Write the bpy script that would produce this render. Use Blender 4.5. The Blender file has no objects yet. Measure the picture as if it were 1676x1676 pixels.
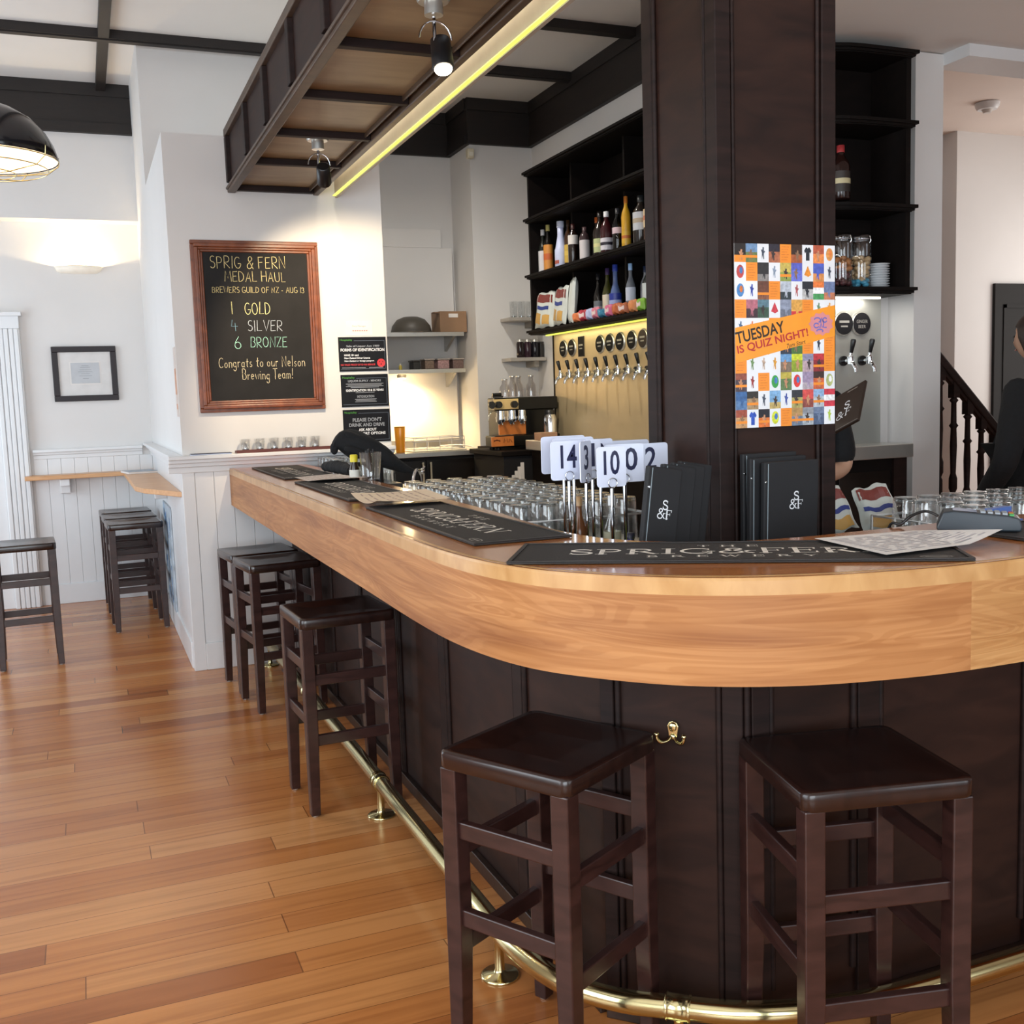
import bpy, bmesh, math, random
from mathutils import Matrix, Vector
random.seed(7)
PI = math.pi
SC = bpy.context.scene
COL = SC.collection
# ------------------------------------------------------------------ camera
cd = bpy.data.cameras.new('camera')
cam = bpy.data.objects.new('camera', cd); COL.objects.link(cam)
cd.sensor_width = 36.0; cd.sensor_fit = 'HORIZONTAL'; cd.lens = 1717.32 / 1676 * 36.0
cd.clip_start = 0.05
pan, tilt, roll = [math.radians(a) for a in (21.99524, 6.29757, 1.94362)]
fw = Vector((math.sin(pan)*math.cos(tilt), math.cos(pan)*math.cos(tilt), -math.sin(tilt)))
rt = Vector((math.cos(pan), -math.sin(pan), 0)); dn = fw.cross(rt)
r2 = rt*math.cos(roll) + dn*math.sin(roll); d2 = -rt*math.sin(roll) + dn*math.cos(roll)
M = Matrix((( r2.x, -d2.x, -fw.x, 0), (r2.y, -d2.y, -fw.y, 0), (r2.z, -d2.z, -fw.z, 1.45), (0, 0, 0, 1)))
cam.matrix_world = M
SC.camera = cam
# ------------------------------------------------------------------ world, daylight, exposure
w = bpy.data.worlds.new('sky'); SC.world = w; w.use_nodes = True
bg = w.node_tree.nodes['Background']; bg.inputs[0].default_value = (0.80, 0.90, 1.0, 1); bg.inputs[1].default_value = 0.55
SC.view_settings.view_transform = 'Standard'; SC.view_settings.look = 'None'
SC.view_settings.gamma = 1.0; SC.view_settings.use_curve_mapping = False
SC.view_settings.exposure = -0.04
SC.cycles.use_denoising = True
SC.cycles.max_bounces = 10; SC.cycles.diffuse_bounces = 5; SC.cycles.glossy_bounces = 4
SC.cycles.transmission_bounces = 8; SC.cycles.transparent_max_bounces = 24
SC.cycles.caustics_reflective = False; SC.cycles.caustics_refractive = False
SC.cycles.sample_clamp_indirect = 6.0

def light(name, kind, loc, energy, color, size=None, size_y=None, direction=None, **kw):
    d = bpy.data.lights.new(name, kind); d.energy = energy; d.color = color
    if kind == 'AREA':
        d.shape = 'RECTANGLE'; d.size = size; d.size_y = size_y
    elif size is not None:
        d.shadow_soft_size = size
    for k, v in kw.items(): setattr(d, k, v)
    o = bpy.data.objects.new(name, d); COL.objects.link(o); o.location = loc
    if direction is not None:
        o.rotation_euler = Vector(direction).to_track_quat('-Z', 'Y').to_euler()
    return o
DAY = (0.84, 0.93, 1.0)
# daylight entering through the window openings (each lamp fills its own opening in the shell)
light('daylight_street_window', 'AREA', (-0.6, -2.42, 1.75), 190, DAY, 3.2, 2.3, (0, 1, 0))
light('daylight_street_window_b', 'AREA', (3.6, -2.42, 1.75), 48, DAY, 2.8, 2.3, (0, 1, 0))
light('daylight_side_window', 'AREA', (-2.42, 1.2, 1.8), 125, DAY, 3.0, 2.3, (1, 0, 0))
light('daylight_side_door', 'AREA', (-2.42, 6.9, 1.5), 80, (0.76, 0.89, 1.0), 2.2, 2.6, (1, 0, 0))
light('daylight_hall_window', 'AREA', (8.42, 5.7, 1.9), 55, (1.0, 0.93, 0.87), 2.0, 2.2, (-1, 0, 0))

# ------------------------------------------------------------------ materials
def lin(h):
    h = h.lstrip('#'); c = [int(h[i:i+2], 16)/255 for i in (0, 2, 4)]
    return tuple(x/12.92 if x <= 0.04045 else ((x+0.055)/1.055)**2.4 for x in c) + (1.0,)
def nt(name):
    m = bpy.data.materials.new(name); m.use_nodes = True
    return m, m.node_tree.nodes, m.node_tree.links, m.node_tree.nodes['Principled BSDF']
def mat(name, c, rough=0.5, metal=0.0, var=0.06, scale=12.0, bump=0.0, spec=0.5, emit=None, es=0.0, coat=0.0):
    """a plain surface whose colour drifts a little with procedural noise"""
    m, N, L, b = nt(name)
    base = lin(c)
    n = N.new('ShaderNodeTexNoise'); n.inputs['Scale'].default_value = scale; n.inputs['Detail'].default_value = 3
    tc = N.new('ShaderNodeTexCoord'); L.new(tc.outputs['Object'], n.inputs['Vector'])
    r = N.new('ShaderNodeValToRGB')
    r.color_ramp.elements[0].position = 0.3; r.color_ramp.elements[1].position = 0.7
    r.color_ramp.elements[0].color = tuple(x*(1-var) for x in base[:3]) + (1,)
    r.color_ramp.elements[1].color = tuple(min(1, x*(1+var)) for x in base[:3]) + (1,)
    L.new(n.outputs['Fac'], r.inputs['Fac']); L.new(r.outputs['Color'], b.inputs['Base Color'])
    b.inputs['Roughness'].default_value = rough; b.inputs['Metallic'].default_value = metal
    b.inputs['Specular IOR Level'].default_value = spec; b.inputs['Coat Weight'].default_value = coat
    if emit:
        b.inputs['Emission Color'].default_value = lin(emit); b.inputs['Emission Strength'].default_value = es
    if bump:
        bn = N.new('ShaderNodeBump'); bn.inputs['Strength'].default_value = bump; bn.inputs['Distance'].default_value = 0.01
        L.new(n.outputs['Fac'], bn.inputs['Height']); L.new(bn.outputs['Normal'], b.inputs['Normal'])
    return m
def wood(name, c1, c2, rough, stretch, scale=1.0, c3=None, coat=0.0, uv=False, contrast=0.25, spec=0.5, fine=None):
    """stretched noise grain; stretch = (x, y, z) frequency"""
    m, N, L, b = nt(name)
    tc = N.new('ShaderNodeTexCoord'); mp = N.new('ShaderNodeMapping')
    mp.inputs['Scale'].default_value = [s*scale for s in stretch]
    L.new(tc.outputs['UV' if uv else 'Object'], mp.inputs['Vector'])
    n1 = N.new('ShaderNodeTexNoise'); n1.inputs['Scale'].default_value = 1; n1.inputs['Detail'].default_value = 6; n1.inputs['Distortion'].default_value = 0.9
    L.new(mp.outputs['Vector'], n1.inputs['Vector'])
    r = N.new('ShaderNodeValToRGB'); e = r.color_ramp.elements
    e[0].position = 0.5-contrast; e[1].position = 0.5+contrast; e[0].color = lin(c1); e[1].color = lin(c2)
    if c3:
        x = e.new(0.5); x.color = lin(c3)
    L.new(n1.outputs['Fac'], r.inputs['Fac'])
    if fine:
        m2 = N.new('ShaderNodeMapping'); m2.inputs['Scale'].default_value = [s*k for s, k in zip(stretch, fine)]; L.new(tc.outputs['UV' if uv else 'Object'], m2.inputs['Vector'])
        n2 = N.new('ShaderNodeTexNoise'); n2.inputs['Scale'].default_value = 1; n2.inputs['Detail'].default_value = 4; n2.inputs['Distortion'].default_value = 0.4; L.new(m2.outputs['Vector'], n2.inputs['Vector'])
        r2_ = N.new('ShaderNodeValToRGB'); q = r2_.color_ramp.elements; q[0].position = 0.36; q[0].color = (.80, .72, .64, 1); q[1].position = 0.56; q[1].color = (1, 1, 1, 1)
        L.new(n2.outputs['Fac'], r2_.inputs['Fac'])
        wv = N.new('ShaderNodeTexNoise'); wv.inputs['Scale'].default_value = 1; wv.inputs['Detail'].default_value = 1; wv.inputs['Distortion'].default_value = 1.6; L.new(mp.outputs['Vector'], wv.inputs['Vector'])
        sn = N.new('ShaderNodeMath'); sn.operation = 'SINE'; ml = N.new('ShaderNodeMath'); ml.operation = 'MULTIPLY'; ml.inputs[1].default_value = 75; L.new(wv.outputs['Fac'], ml.inputs[0]); L.new(ml.outputs[0], sn.inputs[0])
        r3 = N.new('ShaderNodeValToRGB'); q = r3.color_ramp.elements; q[0].position = 0.0; q[0].color = (.86, .80, .74, 1); q[1].position = 0.45; q[1].color = (1, 1, 1, 1); L.new(sn.outputs[0], r3.inputs['Fac'])
        x1 = N.new('ShaderNodeMix'); x1.data_type = 'RGBA'; x1.blend_type = 'MULTIPLY'; x1.inputs['Factor'].default_value = 0.8; L.new(r.outputs['Color'], x1.inputs['A']); L.new(r2_.outputs['Color'], x1.inputs['B'])
        x2 = N.new('ShaderNodeMix'); x2.data_type = 'RGBA'; x2.blend_type = 'MULTIPLY'; x2.inputs['Factor'].default_value = 0.7; L.new(x1.outputs['Result'], x2.inputs['A']); L.new(r3.outputs['Color'], x2.inputs['B'])
        L.new(x2.outputs['Result'], b.inputs['Base Color'])
    else: L.new(r.outputs['Color'], b.inputs['Base Color'])
    b.inputs['Roughness'].default_value = rough; b.inputs['Coat Weight'].default_value = coat; b.inputs['Coat Roughness'].default_value = 0.12
    b.inputs['Specular IOR Level'].default_value = spec
    return m
def glass(name, tint=(0.965, 0.975, 0.98), refl=1.1, body=0.085):
    """thin drinking glass: see-through wall with a mirror-like skin strongest at grazing angles"""
    m, N, L, b = nt(name); N.remove(b)
    out = N['Material Output']
    t = N.new('ShaderNodeBsdfTransparent'); t.inputs[0].default_value = tint + (1,)
    g = N.new('ShaderNodeBsdfGlossy'); g.inputs['Roughness'].default_value = 0.04; g.inputs['Color'].default_value = (1, 1, 1, 1)
    lw = N.new('ShaderNodeLayerWeight'); lw.inputs['Blend'].default_value = 0.5
    pw = N.new('ShaderNodeMath'); pw.operation = 'POWER'; pw.inputs[1].default_value = 3.2; L.new(lw.outputs['Facing'], pw.inputs[0])
    mu = N.new('ShaderNodeMath'); mu.operation = 'MULTIPLY_ADD'; mu.inputs[1].default_value = refl*.75; mu.inputs[2].default_value = body
    mx = N.new('ShaderNodeMixShader')
    L.new(pw.outputs[0], mu.inputs[0]); L.new(mu.outputs[0], mx.inputs[0]); L.new(t.outputs[0], mx.inputs[1]); L.new(g.outputs[0], mx.inputs[2])
    L.new(mx.outputs[0], out.inputs[0])
    return m
def floor_mat():
    """boards laid along x, each with its own tone and its own butt joints"""
    m, N, L, b = nt('timber_floorboards')
    tc = N.new('ShaderNodeTexCoord'); sp = N.new('ShaderNodeSeparateXYZ'); L.new(tc.outputs['Object'], sp.inputs[0])
    def math_(op, a, c=None, v=None):
        n = N.new('ShaderNodeMath'); n.operation = op; L.new(a, n.inputs[0])
        if c is not None: L.new(c, n.inputs[1])
        elif v is not None: n.inputs[1].default_value = v
        return n.outputs[0]
    W_, LN = 0.112, 2.1
    yr = math_('DIVIDE', sp.outputs['Y'], v=W_); row = math_('FLOOR', yr); fy = math_('FRACT', yr)
    wn = N.new('ShaderNodeTexWhiteNoise'); wn.noise_dimensions = '1D'; L.new(row, wn.inputs['W'])
    xs = math_('ADD', math_('DIVIDE', sp.outputs['X'], v=LN), math_('MULTIPLY', wn.outputs['Value'], v=7.3)); col = math_('FLOOR', xs); fx_ = math_('FRACT', xs)
    cb = N.new('ShaderNodeCombineXYZ'); L.new(row, cb.inputs[0]); L.new(col, cb.inputs[1])
    w2 = N.new('ShaderNodeTexWhiteNoise'); w2.noise_dimensions = '2D'; L.new(cb.outputs[0], w2.inputs['Vector'])
    r = N.new('ShaderNodeValToRGB'); e = r.color_ramp.elements
    e[0].position = 0.0; e[0].color = lin('#985a30'); e[1].position = 1.0; e[1].color = lin('#c68b56')
    for p_, c_ in ((.15, '#ac6a38'), (.55, '#b97842'), (.8, '#c0824c')): e.new(p_).color = lin(c_)
    L.new(w2.outputs['Value'], r.inputs['Fac'])
    cx = N.new('ShaderNodeCombineXYZ'); L.new(math_('MULTIPLY', sp.outputs['X'], v=1.3), cx.inputs[0]); L.new(math_('MULTIPLY', sp.outputs['Y'], v=26), cx.inputs[1]); L.new(math_('MULTIPLY', row, v=3.7), cx.inputs[2])
    n = N.new('ShaderNodeTexNoise'); n.inputs['Scale'].default_value = 1; n.inputs['Detail'].default_value = 5; n.inputs['Distortion'].default_value = 0.7; L.new(cx.outputs[0], n.inputs['Vector'])
    g = N.new('ShaderNodeValToRGB'); ge = g.color_ramp.elements
    ge[0].position = 0.25; ge[0].color = (0.62, 0.54, 0.48, 1); ge[1].position = 0.55; ge[1].color = (1.03, 1.02, 1.0, 1)
    L.new(n.outputs['Fac'], g.inputs['Fac'])
    mx = N.new('ShaderNodeMix'); mx.data_type = 'RGBA'; mx.blend_type = 'MULTIPLY'; mx.inputs['Factor'].default_value = 0.75
    L.new(r.outputs['Color'], mx.inputs['A']); L.new(g.outputs['Color'], mx.inputs['B'])
    a1 = math_('LESS_THAN', fy, v=.022); a2 = math_('LESS_THAN', fx_, v=.0016); gap = math_('MAXIMUM', a1, a2)
    m2 = N.new('ShaderNodeMix'); m2.data_type = 'RGBA'; L.new(math_('MULTIPLY', gap, v=.75), m2.inputs['Factor']); L.new(mx.outputs['Result'], m2.inputs['A']); m2.inputs['B'].default_value = lin('#5a3218')
    L.new(m2.outputs['Result'], b.inputs['Base Color'])
    b.inputs['Roughness'].default_value = 0.24; b.inputs['Specular IOR Level'].default_value = 0.5
    return m

K = {}
K['floor'] = floor_mat()
K['wall'] = mat('white_wall_paint', '#dad8d6', 0.7, var=0.015, scale=3)
K['ceil'] = mat('ceiling_paint', '#dddad6', 0.8, var=0.015, scale=3)
K['white'] = mat('white_gloss_joinery', '#dcdee0', 0.35, var=0.01)
K['hallwall'] = mat('warm_hall_paint', '#dccfc6', 0.7, var=0.02, scale=3)
K['dark'] = wood('dark_stained_timber', '#170e0c', '#2a1b18', 0.55, (4, 4, 40), 1.0, spec=.2)
K['darkx'] = wood('dark_stained_timber_along', '#1d120d', '#38261d', 0.36, (3, 30, 30), 1.0)
K['panel'] = wood('dark_stained_panel', '#1d100d', '#331f18', 0.52, (6, 6, 22), 0.8, spec=.22)
K['soffitp'] = wood('tan_canopy_panel', '#7a654c', '#9a8464', 0.45, (3, 14, 30), 0.9)
K['soffit'] = wood('brown_stained_panel', '#3c2d22', '#574434', 0.42, (3, 14, 30), 0.9)
K['beam'] = wood('black_brown_beam', '#100a08', '#1e140f', 0.6, (6, 6, 30), 1.0)
K['cab'] = wood('black_brown_cabinet', '#0a0706', '#140d0b', 0.6, (6, 20, 20), 1.0, spec=.15)
K['stool'] = wood('dark_walnut_stool', '#231210', '#3c2420', 0.3, (9, 9, 30), 1.0)
K['seat'] = wood('dark_walnut_seat', '#190d0b', '#2c1914', 0.24, (30, 7, 7), 1.0, coat=0.1)
K['top'] = wood('honey_bar_top', '#ac6632', '#c88448', 0.16, (1.2, 22, 1), 1.0, uv=True, fine=(1.5, 4, 1), coat=0.4)
K['fascia'] = wood('honey_bar_fascia', '#92603a', '#bd8a5a', 0.48, (1.1, 9, 1), 1.0, c3='#b27e4e', uv=True, spec=.3, fine=(2.2, 9, 1))
K['fascia2'] = wood('honey_bar_fascia_lighter', '#a57345', '#c59a66', 0.34, (1.3, 12, 1), 1.0, c3='#ba8c58', uv=True, fine=(2.2, 7, 1))
K['edging'] = wood('pale_bar_edging', '#ab7e4a', '#c89f6a', 0.3, (14, 6, 1), 1.0, uv=True)
K['brass'] = mat('polished_brass', '#d2c796', 0.17, 1.0, var=0.04)
K['chrome'] = mat('chrome', '#d8dade', 0.09, 1.0, var=0.02)
K['steel'] = mat('brushed_steel', '#c6c4be', 0.33, 0.75, var=0.05, scale=5)
K['tapwall2'] = mat('brushed_tap_wall_silver', '#c6c8c2', 0.36, 0.7, var=0.03, scale=4)
K['tapwall'] = mat('brushed_steel_warm_reflection', '#d6c097', 0.42, 0.45, var=0.03, scale=4)  # plain steel; warm reflection from the niche painted into its colour
K['black'] = mat('black_plastic', '#141416', 0.35, var=0.1)
K['blackm'] = mat('black_matte', '#17171a', 0.7, var=0.12)
K['cloth'] = mat('black_fabric', '#101114', 0.9, var=0.25, scale=60, bump=0.3)
K['rubber'] = mat('dark_rubber_mat', '#2c2826', 0.75, var=0.12, scale=240, bump=0.25)
K['matedge'] = mat('mat_rim_rubber', '#23201f', 0.45, var=0.05)
K['paper'] = mat('white_paper', '#dedad6', 0.7, var=0.02)
K['paperw'] = mat('buff_paper', '#e0cdb4', 0.7, var=0.05, scale=40)
K['ink'] = mat('black_ink', '#111114', 0.5)
K['cream'] = mat('cream_print', '#eee6da', 0.5)
K['silver'] = mat('silver_print', '#e4e6ea', 0.4)
K['signw'] = mat('white_sign_plastic', '#d9def0', 0.3, var=0.01)
K['navy'] = mat('navy_print', '#1a1d40', 0.4)
K['glass'] = glass('clear_glass')
K['glassd'] = glass('dark_bottle_glass', (0.16, 0.18, 0.16), 1.0, 0.04)
K['wire'] = mat('white_coated_wire', '#e6e6e4', 0.35)
K['board'] = mat('chalkboard_slate', '#262525', 0.75, var=0.14, scale=9, spec=.2)
K['mahog'] = wood('mahogany_frame', '#5c2c18', '#8a4a28', 0.35, (14, 3, 14), 1.2)
K['led'] = mat('led_strip_yellow_green', '#f2ffa0', 0.5, emit='#d8e050', es=1.3)
K['ledw'] = mat('led_strip_white', '#fff4e6', 0.5, emit='#fff0dc', es=7.0)
K['honey'] = wood('honey_shelf', '#c08a56', '#d8a878', 0.35, (4, 26, 26), 1.0)
def C(h, rough=0.5, **k):
    key = 'c%s_%s' % (h, rough)
    if key not in K: K[key] = mat('paint_' + h.strip('#'), h, rough, **k)
    return K[key]

# ------------------------------------------------------------------ mesh builder
class MB:
    def __init__(s):
        s.v = []; s.f = []; s.fm = []; s.fs = []; s.fu = []; s.m = 0; s.X = None
    def add(s, vs, fs, smooth=False, uvs=None):
        o = len(s.v)
        for p in vs:
            p = Vector(p)
            s.v.append(s.X @ p if s.X else p)
        for i, f in enumerate(fs):
            s.f.append([o+j for j in f]); s.fm.append(s.m); s.fs.append(smooth); s.fu.append(uvs[i] if uvs else None)
        return s
    def box(s, x0, x1, y0, y1, z0, z1):
        v = [(x, y, z) for z in (z0, z1) for y in (y0, y1) for x in (x0, x1)]
        return s.add(v, [(0, 2, 3, 1), (4, 5, 7, 6), (0, 1, 5, 4), (2, 6, 7, 3), (0, 4, 6, 2), (1, 3, 7, 5)])
    def cbox(s, c, sz, rz=0.0):
        o = s.X; m = Matrix.Translation(c) @ Matrix.Rotation(rz, 4, 'Z'); s.X = o @ m if o else m
        s.box(-sz[0]/2, sz[0]/2, -sz[1]/2, sz[1]/2, -sz[2]/2, sz[2]/2); s.X = o
        return s
    def bar(s, a, b, w, d, up=(0, 0, 1)):
        """rectangular bar from a to b"""
        a = Vector(a); b = Vector(b); t = (b-a).normalized(); u = Vector(up)
        if abs(t.dot(u)) > 0.98: u = Vector((0, 1, 0))
        x = t.cross(u).normalized(); y = x.cross(t).normalized()
        v = []
        for p in (a, b):
            for i, j in ((-1, -1), (1, -1), (1, 1), (-1, 1)): v.append(p + x*i*w/2 + y*j*d/2)
        return s.add(v, [(3, 2, 1, 0), (4, 5, 6, 7), (0, 1, 5, 4), (1, 2, 6, 5), (2, 3, 7, 6), (3, 0, 4, 7)])
    def ring(s, c, t, r, n, ux=None):
        t = Vector(t).normalized(); u = Vector((0, 0, 1)) if abs(t.z) < 0.9 else Vector((1, 0, 0))
        x = ux or t.cross(u).normalized(); y = t.cross(x).normalized()
        return [Vector(c) + x*math.cos(2*PI*k/n)*r + y*math.sin(2*PI*k/n)*r for k in range(n)]
    def tube(s, pts, r, n=10, closed=False, cap=True):
        pts = [Vector(p) for p in pts]; N_ = len(pts); rr = r if isinstance(r, (list, tuple)) else [r]*N_
        v = []; x = None
        for i, p in enumerate(pts):
            if closed: t = pts[(i+1) % N_] - pts[i-1]
            else: t = pts[min(i+1, N_-1)] - pts[max(i-1, 0)]
            t.normalize()
            if x is None:
                u = Vector((0, 0, 1)) if abs(t.z) < 0.9 else Vector((1, 0, 0)); x = t.cross(u).normalized()
            else:
                x = (x - t*x.dot(t)).normalized()
            y = t.cross(x)
            v += [p + (x*math.cos(2*PI*k/n) + y*math.sin(2*PI*k/n))*rr[i] for k in range(n)]
        f = []
        for i in range(N_ if closed else N_-1):
            a = i*n; b = ((i+1) % N_)*n
            f += [(a+k, a+(k+1) % n, b+(k+1) % n, b+k) for k in range(n)]
        s.add(v, f, True)
        if cap and not closed:
            s.add(v[:n], [tuple(range(n-1, -1, -1))]); s.add(v[-n:], [tuple(range(n))])
        return s
    def cyl(s, a, b, r, r2=None, n=20):
        return s.tube([a, b], [r, r if r2 is None else r2], n)
    def lathe(s, prof, c=(0, 0, 0), n=24, cap0=True, cap1=True, sx=1.0, sy=1.0, a0=0, a1=2*PI):
        c = Vector(c); v = []; full = abs(a1-a0-2*PI) < 1e-6; k_ = n if full else n+1
        for r, z in prof:
            v += [c + Vector((r*sx*math.cos(a0+(a1-a0)*k/n), r*sy*math.sin(a0+(a1-a0)*k/n), z)) for k in range(k_)]
        f = []
        for i in range(len(prof)-1):
            a = i*k_; b = a+k_
            for k in range(n):
                k2 = (k+1) % k_
                f.append((a+k, a+k2, b+k2, b+k))
        s.add(v, f, True)
        if cap0 and prof[0][0] > 1e-5: s.add(v[:k_], [tuple(range(k_-1, -1, -1))])
        if cap1 and prof[-1][0] > 1e-5: s.add(v[-k_:], [tuple(range(k_))])
        return s
    def prism(s, poly, z0, z1):
        n = len(poly); v = [(x, y, z0) for x, y in poly] + [(x, y, z1) for x, y in poly]
        f = [tuple(range(n-1, -1, -1)), tuple(range(n, 2*n))] + [(i, (i+1) % n, n+(i+1) % n, n+i) for i in range(n)]
        return s.add(v, f)
    def quad(s, a, b, c, d, uv=None):
        return s.add([a, b, c, d], [(0, 1, 2, 3)], uvs=[uv] if uv else None)
    def poly(s, pts):
        return s.add(pts, [tuple(range(len(pts)))])
    def ellip(s, c, r, n=14, m_=9):
        prof = [(math.sin(PI*i/m_), -math.cos(PI*i/m_)) for i in range(m_+1)]
        o = s.X; q = Matrix.Translation(c) @ Matrix.Diagonal((r[0], r[1], r[2], 1)); s.X = o @ q if o else q
        s.lathe([(max(a, 1e-6), z) for a, z in prof], n=n, cap0=False, cap1=False); s.X = o
        return s
    def strokes(s, lines, wdt, z=0.0):
        """flat pen strokes in the local XY plane; lines = list of point lists, or (points, width)"""
        for ln in lines:
            w_ = wdt
            if isinstance(ln, tuple): ln, k = ln; w_ = wdt*k
            P = [Vector((p[0], p[1])) for p in ln]; n = len(P)
            v = []
            for i in range(n):
                t = P[min(i+1, n-1)] - P[max(i-1, 0)]
                if t.length < 1e-9: t = Vector((1, 0))
                t.normalize(); q = Vector((-t.y, t.x))*w_/2
                e = t*w_*0.4*(-1 if i == 0 else 1 if i == n-1 else 0)
                a = P[i]+q+e; b = P[i]-q+e
                v += [(a.x, a.y, z), (b.x, b.y, z)]
            s.add(v, [(2*i, 2*i+1, 2*i+3, 2*i+2) for i in range(n-1)])
        return s
    def build(s, name, mats, parent=None, bevel=0.0, seg=2, local=False, subsurf=0):
        me = bpy.data.meshes.new(name)
        off = Vector((0, 0, 0))
        if parent is not None and not local: off = world_loc(parent)
        me.from_pydata([tuple(p - off) for p in s.v], [], s.f)
        if not isinstance(mats, (list, tuple)): mats = [mats]
        for q in mats: me.materials.append(q)
        for p, mi, sm in zip(me.polygons, s.fm, s.fs):
            p.material_index = min(mi, len(mats)-1); p.use_smooth = sm
        if any(u for u in s.fu):
            ul = me.uv_layers.new(name='UVMap')
            for p, u in zip(me.polygons, s.fu):
                if u:
                    for li, c in zip(p.loop_indices, u): ul.data[li].uv = c
        me.update()
        o = bpy.data.objects.new(name, me); COL.objects.link(o)
        if parent is not None: o.parent = parent
        if bevel:
            b = o.modifiers.new('soft_edges', 'BEVEL'); b.width = bevel; b.segments = seg; b.limit_method = 'ANGLE'; b.angle_limit = 0.6
        if subsurf:
            b = o.modifiers.new('smooth', 'SUBSURF'); b.levels = subsurf; b.render_levels = subsurf
        return o
WL = {}
def world_loc(o):
    while o.parent is not None: o = o.parent
    return WL.get(o.name, Vector((0, 0, 0)))
def tag(o, label, cat, group=None):
    o['label'] = label; o['category'] = cat
    if group: o['group'] = group
    return o
def thing(name, label, cat, loc, group=None, rz=0.0):
    o = bpy.data.objects.new(name, None); COL.objects.link(o); o.empty_display_size = 0.1
    o.location = loc; o.rotation_euler = (0, 0, rz); WL[o.name] = Vector(loc)
    return tag(o, label, cat, group)
def one(mb, name, mats, label, cat, group=None, **k):
    return tag(mb.build(name, mats, **k), label, cat, group)
def struct(name, mb, mats, **k):
    o = mb.build(name, mats, **k); o['kind'] = 'structure'
    return o
def dup(root, loc, rz=None, label=None, group=None):
    r = root.copy(); COL.objects.link(r); r.location = loc; WL[r.name] = Vector(loc)
    if rz is not None: r.rotation_euler = (0, 0, rz)
    if label: r['label'] = label
    if group: r['group'] = group
    for ch in list(root.children):
        c = ch.copy(); COL.objects.link(c); c.parent = r
        for g in list(ch.children):
            d = g.copy(); COL.objects.link(d); d.parent = c
    return r
def frame_x(o, x, y):
    """matrix with origin o, local x and y axes given"""
    x = Vector(x).normalized(); y = Vector(y); y = (y - x*x.dot(y)).normalized(); z = x.cross(y); o = Vector(o)
    return Matrix(((x.x, y.x, z.x, o.x), (x.y, y.y, z.y, o.y), (x.z, y.z, z.z, o.z), (0, 0, 0, 1)))
def spline(ctrl, n):
    P = [Vector(p) for p in ctrl]; out = []
    for i in range(len(P)-1):
        a, b, c, d = P[max(i-1, 0)], P[i], P[i+1], P[min(i+2, len(P)-1)]
        for k in range(n):
            t = k/n
            out.append(0.5*((2*b) + (c-a)*t + (2*a-5*b+4*c-d)*t*t + (3*b-a-3*c+d)*t**3))
    out.append(P[-1])
    return out
# ------------------------------------------------------------------ lettering
_tc = {}
def type_mesh(txt, bold=0.0):
    key = (txt, bold)
    if key in _tc: return _tc[key]
    c = bpy.data.curves.new('lettering_source', 'FONT'); c.body = txt; c.size = 1.0; c.align_x = 'LEFT'; c.resolution_u = 3; c.offset = bold
    o = bpy.data.objects.new('lettering_source', c); COL.objects.link(o)
    dg = bpy.context.evaluated_depsgraph_get(); dg.update()
    me = o.evaluated_get(dg).to_mesh()
    vs = [tuple(v.co) for v in me.vertices]; fs = [tuple(p.vertices) for p in me.polygons]
    o.evaluated_get(dg).to_mesh_clear()
    bpy.data.objects.remove(o); bpy.data.curves.remove(c)
    x0 = min([v[0] for v in vs] or [0]); x1 = max([v[0] for v in vs] or [1]); y0 = min([v[1] for v in vs] or [0]); y1 = max([v[1] for v in vs] or [1])
    _tc[key] = (vs, fs, x0, x1, y0, y1)
    return _tc[key]
def put_type(mb, txt, x, y, w_, h_, z=0.0, skew=0.0, bold=0.0):
    """type fitted into the box x..x+w, y..y+h of the builder's local plane"""
    vs, fs, x0, x1, y0, y1 = type_mesh(txt, bold)
    sx = w_/(x1-x0); sy = h_/(y1-y0)
    mb.add([(x+(v[0]-x0)*sx + skew*(v[1]-y0)*sy, y+(v[1]-y0)*sy, z) for v in vs], fs)
def arc(cx, cy, rx, ry, a0, a1, n=8):
    return [(cx+rx*math.cos(math.radians(a0+(a1-a0)*i/n)), cy+ry*math.sin(math.radians(a0+(a1-a0)*i/n))) for i in range(n+1)]
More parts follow.
